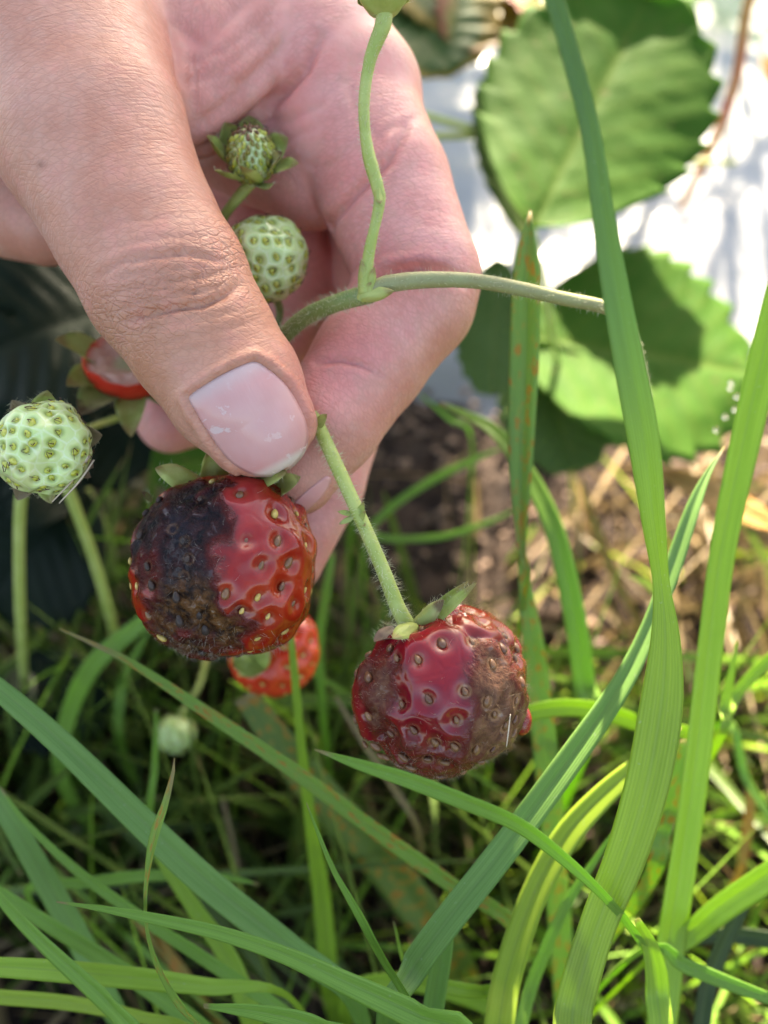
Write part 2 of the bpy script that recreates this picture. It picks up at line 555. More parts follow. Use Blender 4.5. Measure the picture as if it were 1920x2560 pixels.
gs = np.sort(GD, axis=1)
seam = sstep(.15, 1.6, gs[:, 1] - gs[:, 0])      # fine relief dies out where two fingers meet
def skin_material():
    k = NT('skin')
    pk, rd, wrk = k.attr('pink'), k.attr('flush'), k.attr('knuckle')
    u, v = k.attr('su'), k.attr('sv')
    p = k.obj()
    big = k.noise(p, 130, 4, .6)
    mid = k.noise(p, 420, 3)
    tan = k.mix(k.ramp(big, .35, .65), (0.49, 0.222, 0.138), (0.56, 0.278, 0.188))
    pnk = k.mix(k.ramp(big, .3, .7), (0.66, 0.255, 0.235), (0.73, 0.362, 0.335))
    col = k.mix(pk, tan, pnk)
    col = k.mix(k.math('MULTIPLY', rd, 0.55), col, (0.62, 0.19, 0.17))
    col = k.mix(k.math('MULTIPLY', wrk, 0.18), col, (0.34, 0.145, 0.10))
    col = k.mix(k.math('MULTIPLY', k.ramp(mid, .45, .7), 0.3), col, (0.54, 0.31, 0.24))
    col = k.mix(k.math('MULTIPLY', k.attr('mole'), .8), col, (0.16, 0.055, 0.035))
    # crosshatched fine lines (stretched round the finger) and ridges
    col = k.mix(k.math('MULTIPLY', k.attr('tan'), .55), col, k.mix(k.ramp(big, .35, .65), (0.43, 0.190, 0.098), (0.49, 0.235, 0.140)))
    # the pink is uneven: blood shows through in blotches
    col = k.mix(k.math('MULTIPLY', k.ramp(k.noise(p, 260, 3, .6), .50, .72), k.math('ADD', .12, k.math('MULTIPLY', pk, .3))), col, (0.62, 0.17, 0.16))
    uv1 = k.xyz(k.math('ADD', u, k.math('MULTIPLY', mid, 1.2)), k.math('MULTIPLY', v, 0.42), 0)
    cell = k.ramp(k.voro(uv1, 0.95), 0.0, 0.16)
    cell2 = k.ramp(k.voro(k.xyz(k.math('ADD', u, v), k.math('MULTIPLY', k.math('SUBTRACT', v, u), 0.35), 3), 0.85), 0.0, 0.14)
    ridg = k.noise(k.xyz(k.math('MULTIPLY', u, 2.6), k.math('MULTIPLY', v, 0.22), 7), 1.0, 2)
    micro = k.noise(p, 2600, 2)
    col = k.mix(k.math('MULTIPLY', k.math('MULTIPLY', k.math('SUBTRACT', 1.0, k.math('MULTIPLY', cell, cell2)), k.attr('seam')), 0.16), col, (0.28, 0.11, 0.075))
    h = k.math('MULTIPLY', cell, k.math('ADD', 0.26, k.math('MULTIPLY', wrk, 1.05)))
    h = k.math('ADD', h, k.math('MULTIPLY', cell2, k.math('ADD', 0.2, k.math('MULTIPLY', wrk, .9))))
    h = k.math('ADD', h, k.math('MULTIPLY', ridg, 1.0))
    h = k.math('MULTIPLY', h, k.attr('seam'))
    h = k.math('ADD', h, k.math('MULTIPLY', micro, 0.5))
    n = k.bump(h, 0.55, 0.00018)
    rg = k.ramp(k.noise(p, 900, 2), .3, .7, 0.38, 0.52)
    return k.done(k.bsdf(Base_Color=col, Roughness=rg, Normal=n, Subsurface_Weight=0.22, Subsurface_Radius=(1.0, 0.38, 0.22), Subsurface_Scale=0.0016,
                         Specular_IOR_Level=0.4))

M_skin = skin_material()
hand = part('hand', c2w(HV2), HF, M_skin, attrs={'seam': seam, 'tan': np.where(isn['thumb'], np.exp(-(((Hpx - (440, 800)) @ np.array((0.52, 0.85))) / 210) ** 2), 0.0) * front, 'mole': front * np.exp(-(((Hpx[:, 0] - 105) / 11) ** 2 + ((Hpx[:, 1] - 412) / 8) ** 2)), 'pink': pink, 'flush': red, 'knuckle': wr, 'su': su, 'sv': sv})
tag(hand, 'bare hand pinching strawberry stalks between thumb and bent forefinger', 'hand')

# ---- thumb nail: a plate laid over the nail bed
def thumb_only(P): return seg_sdf(P, HAND['thumb'])
def cast(px_pts, f, z0=95, z1=135, n=60):
    px_pts = np.asarray(px_pts, float)
    dirs = np.stack([(px_pts[:, 0] - 960) / FOC, (px_pts[:, 1] - 1280) / FOC, np.ones(len(px_pts))], 1)
    z = np.full(len(px_pts), float(z0))
    for _ in range(n): z = np.minimum(z + np.clip(f(dirs * z[:, None]), -2, 2) * 0.8, z1)
    return dirs * z[:, None]
def smooth_closed(poly, n):
    p = np.vstack([poly[-2:], poly, poly[:3]])
    s = spline(p, n * 3)
    d0 = np.linalg.norm(s - poly[0], axis=1); i0 = d0[:len(s) // 2].argmin(); i1 = len(s) // 2 + d0[len(s) // 2:].argmin()
    k = np.linspace(i0, i1, n, endpoint=False)
    return np.stack([np.interp(k, np.arange(len(s)), s[:, j]) for j in range(2)], 1)
rim = smooth_closed(NAIL, 72)
cen = np.array((628, 1050.0))
rings = 16
pts, ff, edge = [], [], []
for i in range(rings + 1):
    t = i / rings
    for q in rim:
        pts.append(cen + (q - cen) * t); edge.append(1 - t)
pts = np.array(pts); edge = np.array(edge)
S = cast(pts, thumb_only)
Nn = unit(grad(thumb_only, S, 0.5))
rr = np.linalg.norm((pts - cen) / (150, 150), axis=1)
nv = S + Nn * (0.05 - 0.42 + 0.55 * (1 - np.clip(rr, 0, 1) ** 2) + 0.02)[:, None] + Nn * 0.16
# free edge: the plate lifts past the flesh at the tip
tipd = unit(np.array((0.45, 0.89)))
alo = (pts - cen) @ tipd
nv = nv + Nn * (0.30 * sstep(60, 140, alo))[:, None]
m = 72
for i in range(rings):
    for j in range(m):
        a, b = i * m + j, i * m + (j + 1) % m
        ff.append((a, a + m, b + m, b))
low = nv - Nn * 0.28
V2 = np.vstack([nv, low]); o = len(nv)
for i in range(m):
    a, b = rings * m + i, rings * m + (i + 1) % m
    ff.append((a, a + o, b + o, b))
nailk = NT('nail_plate')
al, ed = nailk.attr('along'), nailk.attr('edge')
po = nailk.obj()
ncol = nailk.mix(nailk.ramp(nailk.noise(po, 160, 2), .3, .7), (0.60, 0.305, 0.285), (0.64, 0.355, 0.335))
ncol = nailk.mix(nailk.ramp(al, 0.80, 0.95), ncol, (0.68, 0.58, 0.52))
ncol = nailk.mix(nailk.ramp(al, -0.55, -0.9), ncol, (0.58, 0.40, 0.38))
chip = nailk.ramp(nailk.noise(po, 420, 4, 0.7, 0.6), .60, .64)
chip = nailk.math('MULTIPLY', chip, nailk.attr('chip'))
ncol = nailk.mix(nailk.math('MULTIPLY', chip, 0.6), ncol, (0.66, 0.56, 0.55))
rdg = nailk.noise(nailk.xyz(nailk.math('MULTIPLY', nailk.attr('cross'), 16), nailk.math('MULTIPLY', al, 1.2), 0), 1.0, 2)
nn = nailk.bump(nailk.math('ADD', nailk.math('MULTIPLY', chip, -0.5), nailk.math('ADD', nailk.math('MULTIPLY', rdg, .8), nailk.noise(po, 900, 2))), 0.3, 0.00010)
M_nail = nailk.done(nailk.bsdf(Base_Color=ncol, Roughness=nailk.ramp(chip, 0, 1, 0.22, 0.5), Normal=nn, Subsurface_Weight=0.25, Subsurface_Radius=(1, .5, .4), Subsurface_Scale=0.001,
                               Coat_Weight=0.2, Coat_Roughness=0.10, Specular_IOR_Level=0.28))
chipm = np.exp(-(np.linalg.norm(pts - (545, 1060), axis=1) / 42) ** 2) + np.exp(-(np.linalg.norm(pts - (745, 1120), axis=1) / 45) ** 2) * 1.2 + 0.25
part('thumb_nail', c2w(V2), ff, M_nail, hand, attrs={'along': np.tile(alo / 140, 2), 'edge': np.tile(edge, 2), 'cross': np.tile(((pts - cen) @ np.array((.89, -.45))) / 120, 2), 'chip': np.tile(np.clip(chipm, 0, 1), 2)})

# ---- the forefinger's nail, seen almost edge-on
def index_only(P): return seg_sdf(P, HAND['index'])
rim2 = smooth_closed(np.array([(728, 1268), (752, 1240), (790, 1208), (818, 1190), (826, 1200), (806, 1236), (775, 1268), (745, 1288)], float), 36)
c2 = rim2.mean(0); p2 = np.concatenate([c2 + (rim2 - c2) * (i / 6) for i in range(7)])
S2 = cast(p2, index_only, 110, 139); N2 = unit(grad(index_only, S2, .5))
ok2 = np.isfinite(S2).all(1)
v2 = S2 + N2 * .22
f2 = [(i * 36 + j, (i + 1) * 36 + j, (i + 1) * 36 + (j + 1) % 36, i * 36 + (j + 1) % 36) for i in range(6) for j in range(36)]
f2 += [(6 * 36 + j, 6 * 36 + j + 7 * 36, 6 * 36 + (j + 1) % 36 + 7 * 36, 6 * 36 + (j + 1) % 36) for j in range(36)]
v2 = np.vstack([v2, v2 - N2 * .3])
part('finger_nail', c2w(v2), f2, M_nail, hand, attrs={'along': np.full(len(v2), .6), 'edge': np.zeros(len(v2)), 'cross': np.zeros(len(v2)), 'chip': np.full(len(v2), .1)})
# ================================================================ fruit
def cube_sphere(n):
    t = np.tan(np.linspace(-1, 1, n + 1) * math.pi / 4)
    U, W = np.meshgrid(t, t, indexing='ij')
    V, F, off = [], [], 0
    one = np.ones_like(U)
    for X in (np.stack([one, U, W], -1), np.stack([-one, W, U], -1), np.stack([W, one, U], -1),
              np.stack([U, -one, W], -1), np.stack([U, W, one], -1), np.stack([W, U, -one], -1)):
        V.append(X.reshape(-1, 3))
        i, j = np.meshgrid(np.arange(n), np.arange(n), indexing='ij')
        a = off + i * (n + 1) + j
        F.append(np.stack([a, a + n + 1, a + n + 2, a + 1], -1).reshape(-1, 4))
        off += (n + 1) ** 2
    V = np.concatenate(V); F = np.concatenate(F)
    key = np.round(V, 6)
    _, ix, inv = np.unique(key, axis=0, return_index=True, return_inverse=True)
    V = unit(V[ix]); F = inv.reshape(-1)[F]
    return V, F
CS = {n: cube_sphere(n) for n in (26, 48, 84)}

def basis(axis, hint=(0, 0, -1)):
    a = unit(np.array(axis, float)); h = np.array(hint, float)
    x = unit(h - a * (h @ a)); return a, x, np.cross(a, x)

def seed_dirs(n, axis, top=0.86, jit=0.05, seed=1):
    r = np.random.default_rng(seed)
    a, x, y = basis(axis)
    k = np.arange(n); c = 1 - 2 * (k + .5) / n
    ph = k * 2.399963 + r.normal(0, jit, n); c = np.clip(c + r.normal(0, jit * .25, n), -1, 1)
    s = np.sqrt(1 - c * c)
    D = c[:, None] * a + (s * np.cos(ph))[:, None] * x + (s * np.sin(ph))[:, None] * y
    D = D[c < top]
    ok = []
    for i in range(len(D)):
        if all((D[i] @ D[j]) < 1 - 2.2 / n for j in ok): ok.append(i)
    return D[ok]

def ellipsoid_mesh(name, rx, ry, rz, mats, nu=8, nv=6, taper=0.0, extra=None):
    V, F = [], []
    for i in range(nv + 1):
        th = math.pi * i / nv
        for j in range(nu):
            p = 2 * math.pi * j / nu
            z = math.cos(th)
            s = math.sin(th) * (1 - taper * z)
            V.append((rx * s * math.cos(p), ry * s * math.sin(p), rz * z))
    for i in range(nv):
        for j in range(nu):
            a, b = i * nu + j, i * nu + (j + 1) % nu
            F.append((a, a + nu, b + nu, b))
    idx = [0] * len(F)
    if extra:
        ev, ef = extra
        o = len(V); V += list(ev); F += [tuple(q + o for q in f) for f in ef]; idx += [1] * len(ef)
    return new_mesh(name, np.array(V), F, mats, mat_idx=idx)

def tube_geo(P, rad, n=12, cap=True, bumpy=0.0, seed=0):
    P = np.asarray(P, float); rad = np.broadcast_to(rad, len(P))
    T = unit(np.gradient(P, axis=0))
    N = np.zeros_like(P); ref = np.array((0.31, 0.2, 0.93))
    prev = unit(ref - T[0] * (ref @ T[0]))
    V = []
    for i in range(len(P)):
        prev = unit(prev - T[i] * (prev @ T[i])); b = np.cross(T[i], prev)
        for j in range(n):
            p = 2 * math.pi * j / n
            V.append(P[i] + rad[i] * (math.cos(p) * prev + math.sin(p) * b))
    V = np.array(V)
    if bumpy:
        c = np.repeat(P, n, 0); V = c + (V - c) * (1 + bumpy * (fbm(V * 900, seed) - .5))[:, None]
    F = []
    for i in range(len(P) - 1):
        for j in range(n):
            a, b = i * n + j, i * n + (j + 1) % n
            F.append((a, b, b + n, a + n))
    if cap:
        F.append(tuple(range(n))[::-1]); F.append(tuple((len(P) - 1) * n + j for j in range(n)))
    return V, F

def hair_geo(roots, dirs, length, r0, seed=0, bend=0.3):
    """thin three-sided hairs; world metres"""
    g = np.random.default_rng(seed)
    n = len(roots)
    L = length * g.uniform(.5, 1.2, n)[:, None]
    d = unit(dirs + g.normal(0, .25, (n, 3))); side = unit(np.cross(d, g.normal(0, 1, (n, 3)))); s2 = np.cross(d, side)
    bnd = g.normal(0, bend, (n, 1)) * side + g.normal(0, bend, (n, 1)) * s2
    V, F = [], []
    for k, (t, w) in enumerate(((0, 1), (.5, .7), (1, .15))):
        c = roots + d * L * t + bnd * L * t * t
        for j in range(3):
            p = 2 * math.pi * j / 3
            V.append(c + r0 * w * (math.cos(p) * side + math.sin(p) * s2))
    V = np.stack(V, 1).reshape(-1, 3)
    base = np.arange(n)[:, None] * 9
    q = []
    for k in range(2):
        for j in range(3):
            q.append(np.concatenate([base + k * 3 + j, base + k * 3 + (j + 1) % 3, base + k * 3 + 3 + (j + 1) % 3, base + k * 3 + 3 + j], 1))
    return V, np.concatenate(q)

def stalk_material(name, c0, c1, tip=None, rough=0.55):
    k = NT(name)
    p = k.obj()
    c = k.mix(k.ramp(k.noise(p, 250, 3), .3, .7), c0, c1)
    c = k.mix(k.math('MULTIPLY', k.ramp(k.noise(p, 1500, 2), .6, .75), .25), c, (0.16, 0.10, 0.035))
    n = k.bump(k.noise(p, 1800, 2), .35, .0002)
    return k.done(k.bsdf(Base_Color=c, Roughness=rough, Normal=n, Subsurface_Weight=.15, Subsurface_Radius=(.5, 1, .2), Subsurface_Scale=.0008))

M_stem = stalk_material('pale_green_stem', (0.30, 0.37, 0.080), (0.38, 0.44, 0.13))
M_stem_d = stalk_material('olive_stem', (0.13, 0.19, 0.045), (0.20, 0.25, 0.08))
M_stem_b = stalk_material('brownish_stem', (0.24, 0.23, 0.10), (0.26, 0.27, 0.12))
kk = NT('stem_hair')
M_hair = kk.done(kk.bsdf(Base_Color=(0.55, 0.56, 0.36), Roughness=.5))

def stem_geo(pts, r, n=60, sides=14, bumpy=.10, seed=0):
    S = spline([list(p) for p in pts], n)
    if np.ndim(r): r = np.interp(np.linspace(0, 1, n), np.linspace(0, 1, len(r)), r)
    W = c2w(S); rr = np.broadcast_to(np.asarray(r, float) * .001, n)
    V, F = tube_geo(W, rr, sides, True, bumpy, seed)
    return W, rr, V, F

def stem_part(name, pts, r, mat, parent, hairs=0, n=60, hl=.0011, seed=0):
    W, rr, V, F = stem_geo(pts, r, n, seed=seed)
    o = part(name, V, F, mat, parent)
    if hairs:
        g = np.random.default_rng(seed + 5)
        ii = g.integers(0, n - 1, hairs); t = g.random(hairs)[:, None]
        c = W[ii] * (1 - t) + W[ii + 1] * t
        T = unit(W[ii + 1] - W[ii]); d = unit(np.cross(T, g.normal(0, 1, (hairs, 3))))
        hv, hf = hair_geo(c + d * rr[ii][:, None] * .96, unit(d + T * .25), hl * 1.25, .000026, seed)
        h = part('hairs', hv, hf, M_hair, o if parent is not None else o, smooth=True)
        h['kind'] = 'stuff'
    return o

# ---- sepals
def sepal_material(name, ca, cb, tipc, tipw=.75):
    k = NT(name)
    a = k.attr('along'); p = k.obj()
    c = k.mix(k.ramp(k.noise(p, 300, 3), .3, .7), ca, cb)
    c = k.mix(k.math('MULTIPLY', k.ramp(k.math('ADD', a, k.math('MULTIPLY', k.noise(p, 700, 2), .35)), tipw + .1, tipw + .3), .85), c, tipc)
    c = k.mix(k.math('MULTIPLY', k.ramp(k.noise(p, 1300, 3), .66, .74), .3), c, (0.16, 0.09, 0.04))
    st = k.n('TexWave', wave_type='BANDS', bands_direction='X'); k.put(st.inputs['Vector'], k.xyz(k.attr('across'), 0, 0)); st.inputs['Scale'].default_value = .55
    n = k.bump(k.math('ADD', k.math('MULTIPLY', st.outputs['Fac'], .6), k.noise(p, 1600, 2)), .4, .0001)
    return k.done(k.mixs(.28, k.bsdf(Base_Color=c, Roughness=.5, Normal=n), k.translucent(c, n)))

M_sep = sepal_material('sepal_green', (0.36, 0.44, 0.10), (0.48, 0.54, 0.17), (0.34, 0.27, 0.10))
M_sep_lit = sepal_material('sepal_lit_copy', (0.46, 0.53, 0.13), (0.60, 0.63, 0.23), (0.30, 0.22, 0.08), .85)  # brighter copy: puts light into the colour of sepals the thumb shades
M_sep_old = sepal_material('sepal_dry_tips', (0.30, 0.37, 0.12), (0.38, 0.43, 0.18), (0.25, 0.16, 0.10), .6)
M_sep_spot = sepal_material('sepal_blotched', (0.34, 0.42, 0.12), (0.46, 0.46, 0.20), (0.12, 0.06, 0.04), .75)
M_sep_brown = sepal_material('sepal_withered', (0.36, 0.24, 0.15), (0.46, 0.35, 0.25), (0.22, 0.13, 0.10), .5)

def sepal_geo(base, tip, width, nrm, cup=.25, curl=0.2, nu=16, nv=9, thick=.22, twist=0.0, point=.8):
    """base, tip in camera mm; nrm the way the face looks"""
    base, tip = np.array(base, float), np.array(tip, float)
    ax = tip - base; L = np.linalg.norm(ax); ax /= L
    n = unit(np.array(nrm, float) - ax * (np.array(nrm, float) @ ax)); b = np.cross(n, ax)
    V, al, ac = [], [], []
    for s in (1, -1):
        for i in range(nu):
            t = i / (nu - 1)
            w = width / 2 * (math.sin(math.pi * min(1, (t * .92 + .08)) ** point) ** .75 + .02) if t < .999 else width * .02
            a = twist * t
            bb = b * math.cos(a) + n * math.sin(a); nn2 = n * math.cos(a) - b * math.sin(a)
            c = base + ax * L * t + n * curl * L * (t * t - .3 * t)
            for j in range(nv):
                q = j / (nv - 1) * 2 - 1
                V.append(c + bb * w * q + nn2 * (cup * w * q * q + .10 * w * math.sin(7 * t + 3 * q)) + nn2 * s * thick / 2 * (1 - .8 * q * q) * (1 - .7 * t))
                al.append(t); ac.append(q)
    F = []
    m = nu * nv
    for i in range(nu - 1):
        for j in range(nv - 1):
            a = i * nv + j
            F.append((a, a + 1, a + nv + 1, a + nv)); F.append((m + a, m + a + nv, m + a + nv + 1, m + a + 1))
    for i in range(nu - 1):
        for j in (0, nv - 1):
            a = i * nv + j
            F.append((a, a + nv, m + a + nv, m + a) if j == 0 else (a + nv, a, m + a, m + a + nv))
    return np.array(V), F, {'along': al, 'across': ac}

def sepal(parent, base, tip, width, nrm, mat=None, hairs=40, seed=0, **kw):
    V, F, at = sepal_geo(base, tip, width, nrm, **kw)
    o = part('sepal', c2w(V), F, mat or M_sep, parent, attrs=at)
    if hairs:
        g = np.random.default_rng(seed + 90); m = len(V) // 2; nv = kw.get('nv', 9)
        ii = g.integers(0, m // nv - 1, hairs) * nv + g.choice([0, nv - 1, nv - 1, 0, nv // 2], hairs)
        c = V.reshape(2, -1, nv, 3)[0][:, nv // 2]
        d = unit(V[ii] - c[ii // nv] + np.array(unit(nrm)) * .4 + .01)
        hv, hf = hair_geo(c2w(V[ii]), cv2w(d), .0008, .000018, seed)
        h = part('hairs', hv, hf, M_hair, o); h['kind'] = 'stuff'
    return o

# ---- the fruit body
def berry_body(centre, R3, axis, dirs_seeds, n=84, p=2.3, dim=.45, dimw=1.0, lump=.03, seed=0, extra=None, pinch=0.0):
    """camera mm; returns vertices, faces, attributes and the seeds' places and normals"""
    D, F = CS[n]
    c = np.array(centre, float); R3 = np.array(R3, float)
    a, x, y = basis(axis)
    def rad(d):
        r = 1 / (np.abs(d) ** p).sum(-1) ** (1 / p)
        r = r * (1 + lump * 2 * (fbm(d * 1.6, seed, 2) - .5))
        ca = d @ a
        r = r * (1 - .16 * sstep(.72, 1.0, ca))               # hollow under the calyx
        if pinch: r = r * (1 - pinch * sstep(.3, -1.0, ca))   # narrower tip
        return r
    def place(d): return d * rad(d)[..., None] * R3
    V = place(D); S = place(dirs_seeds)
    e = .02
    def nrm(d):
        t1 = unit(np.cross(d, np.where(np.abs(d[:, :1]) > .8, np.array((0, 1., 0)), np.array((1., 0, 0))))); t2 = np.cross(d, t1)
        q1 = place(unit(d + e * t1)) - place(unit(d - e * t1)); q2 = place(unit(d + e * t2)) - place(unit(d - e * t2))
        return unit(np.cross(q1, q2)) * np.sign((np.cross(q1, q2) * d).sum(-1, keepdims=True))
    N, SN = nrm(D), nrm(dirs_seeds)
    near = np.empty(len(V)); near2 = np.empty(len(V))
    for i in range(0, len(V), 8000):
        dd = np.linalg.norm(V[i:i + 8000, None] - S[None], axis=-1)
        dd.partition(1, axis=1); near[i:i + 8000] = dd[:, 0]; near2[i:i + 8000] = dd[:, 1]
    h = -dim * np.exp(-(near / dimw) ** 2) + .35 * dim * sstep(.6 * dimw, 2.2 * dimw, near) * sstep(0, 1.0, near2 - near + .6)
    at = {'seedd': near, 'rim': near2 - near}
    if extra is not None: h = extra(V + c, N, D, h, at, near)
    V = V + N * h[:, None] + c
    return V, F, at, S + c, SN

def set_seeds(parent, me, S, N, axis, sink=.15, scale=1.0, seed=0, meshes=None, pick=None, tilt=0.12):
    g = np.random.default_rng(seed)
    o0 = np.array(parent.location)
    for i in range(len(S)):
        m = me if meshes is None else meshes[pick[i]]
        o = bpy.data.objects.new('seed', m); coll.objects.link(o); o.parent = parent
        w = c2w(S[i] - N[i] * sink)
        up = cv2w(np.array(axis)); nn = cv2w(unit(N[i] + g.normal(0, tilt, 3)))
        zz = up - nn * (up @ nn)
        if np.linalg.norm(zz) < .1: zz = np.cross(nn, (1, 0, 0))
        M = frame_m(w - o0, unit(zz), nn)
        sc = scale * g.uniform(.72, 1.22)
        o.matrix_local = M @ Matrix.Diagonal((sc, sc, sc, 1))

def seed_mat(name, c0, c1, rough=.4):
    k = NT(name)
    c = k.mix(k.rand(), c0, c1)
    c = k.mix(k.math('MULTIPLY', k.ramp(k.noise(k.obj(), 2500, 2), .45, .7), .3), c, (0.07, 0.03, 0.015))
    return k.done(k.bsdf(Base_Color=c, Roughness=rough, Coat_Weight=.2))
M_seed_br = seed_mat('seed_brown', (0.11, 0.040, 0.018), (0.21, 0.10, 0.04))
M_seed_yl = seed_mat('seed_yellow', (0.50, 0.36, 0.08), (0.60, 0.42, 0.12))
M_seed_gr = seed_mat('seed_lime', (0.42, 0.46, 0.05), (0.52, 0.53, 0.09), .3)
M_seed_gb = seed_mat('seed_olive', (0.22, 0.21, 0.03), (0.30, 0.27, 0.05), .3)
kk = NT('dry_style'); M_style = kk.done(kk.bsdf(Base_Color=(0.075, 0.03, 0.015), Roughness=.6))
ME_br = ellipsoid_mesh('seed_brown', .00034, .00040, .00062, [M_seed_br], taper=.25)
M_seed_dk = seed_mat('seed_rotten', (0.012, 0.007, 0.006), (0.035, 0.018, 0.012), .7)
ME_dk = ellipsoid_mesh('seed_rotten', .00034, .00040, .00062, [M_seed_dk], taper=.25)
ME_yl = ellipsoid_mesh('seed_yellow', .00030, .00036, .00058, [M_seed_yl], taper=.25)

def style_geo(L, seed):
    g = np.random.default_rng(seed)
    P = np.array([(.0003, 0, .0002), (.00055 + g.normal(0, .0001), g.normal(0, .0002), .0001), (.0007 + g.normal(0, .0002), g.normal(0, .0004), -L * .5), (.0006, g.normal(0, .0005), -L)])
    v, f = tube_geo(spline(P, 7), np.linspace(.00008, .00004, 7), 5)
    return v, f
ME_gr = [ellipsoid_mesh('seed_lime', .00046, .00058, .00082, [M_seed_gr, M_style], taper=.3, extra=style_geo(L, i)) for i, L in enumerate((.0003, .0006, .0009, .0005))]

# ---------------------------------------------------------------- ripe berry with the blue-black rot
def smask(px_pts, poly, soft):
    poly = np.array(poly, float)
    d, _ = dist_poly(px_pts, np.vstack([poly, poly[:1]]))
    return sstep(-soft, soft, np.where(in_poly(px_pts, poly), d, -d))

def rotten_material(name, healthy, healthy2, pinkc, bmp=.00038, brk=1.0):
    k = NT(name)
    rot, brn, mold, sd, rim, tanr = (k.attr(x) for x in ('rot', 'brown', 'mold', 'seedd', 'rim', 'tanring'))
    p = k.obj()
    n1 = k.noise(p, 160, 4); n2 = k.noise(p, 600, 4, .65, .4); n3 = k.noise(p, 1800, 3, .6)
    col = k.mix(k.ramp(n1, .38, .62), healthy, healthy2)
    col = k.mix(k.math('MULTIPLY', k.attr('pale'), .8), col, pinkc)
    ring = k.ramp(sd, .0, 1.3, 1.0, 0.0)
    col = k.mix(k.math('MULTIPLY', ring, .45), col, (0.14, 0.003, 0.002))
    tr = k.math('MULTIPLY', k.ramp(sd, .35, .75), k.ramp(sd, .75, 1.15, 1.0, 0.0))
    tr = k.math('MULTIPLY', tr, k.math('MULTIPLY', tanr, k.ramp(n2, .3, .55)))
    dark = k.mix(k.ramp(n2, .35, .65), (0.005, 0.004, 0.006), (0.036, 0.012, 0.013))
    dark = k.mix(k.ramp(n1, .5, .68), dark, (0.012, 0.013, 0.022))
    brown = k.mix(k.ramp(n2, .36, .62), (0.016, 0.007, 0.004), (0.12, 0.050, 0.014))
    brown = k.mix(k.math('MULTIPLY', k.ramp(n3, .55, .7), .5), brown, (0.17, 0.10, 0.055))
    rc = k.mix(brn, dark, brown)
    rc = k.mix(k.math('MULTIPLY', mold, k.ramp(k.noise(p, 900, 4, .7, 1.0), .45, .65)), rc, (0.055, 0.048, 0.05))
    if brk > 1: rc = k.mix(k.math('MULTIPLY', brn, .8), rc, k.mix(k.ramp(n2, .35, .65), (0.105, 0.046, 0.028), (0.20, 0.098, 0.058)))
    edge = k.math('ADD', rot, k.math('MULTIPLY', k.math('SUBTRACT', n2, .5), .5))
    col = k.mix(k.ramp(edge, .0, .50), col, (0.115, 0.012, 0.010))
    col = k.mix(k.ramp(edge, .32, .88), col, rc)
    col = k.mix(k.math('MULTIPLY', tr, .75), col, (0.32, 0.17, 0.085))
    h = k.math('MULTIPLY', k.math('ADD', k.math('MULTIPLY', n2, 1.6), k.math('MULTIPLY', n3, .8)), k.math('ADD', k.math('MULTIPLY', k.ramp(edge, .3, .6), 1.0), .06))
    n = k.bump(h, 1.0, bmp)
    rg = k.ramp(k.math('MULTIPLY', k.ramp(edge, .3, .6), k.math('ADD', .15, k.math('MULTIPLY', n1, .5))), 0, 1, .17, .60)
    return k.done(k.bsdf(Base_Color=col, Roughness=rg, Normal=n, Subsurface_Weight=k.ramp(edge, .2, .5, .18, .03), Subsurface_Radius=(1.0, .16, .08), Subsurface_Scale=.0010,
                         Coat_Weight=k.math('ADD', k.ramp(edge, .3, .6, .18, 0.0), k.math('MULTIPLY', k.ramp(edge, .3, .6), k.ramp(n2, .58, .68, 0.0, .9))), Coat_Roughness=.12, Specular_IOR_Level=k.ramp(edge, .3, .6, .45, .12)))

M_rotA = rotten_material('rotting_berry_skin', (0.255, 0.007, 0.003), (0.340, 0.025, 0.006), (0.357, 0.030, 0.034))
M_rotB = rotten_material('rotting_berry_skin_dark', (0.170, 0.002, 0.012), (0.255, 0.007, 0.010), (0.340, 0.043, 0.010), bmp=.0002, brk=2.0)

def fuzz(parent, V, N, mask, count, length, seed, mat=None, r0=.000018):
    g = np.random.default_rng(seed)
    w = mask / mask.sum(); ii = g.choice(len(V), count, p=w)
    hv, hf = hair_geo(c2w(V[ii]), cv2w(unit(N[ii] + g.normal(0, .35, (count, 3)))), length, r0, seed, .6)
    o = part('hairs', hv, hf, mat or M_hair, parent); o['kind'] = 'stuff'
kk = NT('mould_thread'); M_mould = kk.done(kk.bsdf(Base_Color=(0.42, 0.36, 0.30), Roughness=.7))
kk = NT('berry_hair'); M_bhair = kk.done(kk.bsdf(Base_Color=(0.50, 0.33, 0.20), Roughness=.5))

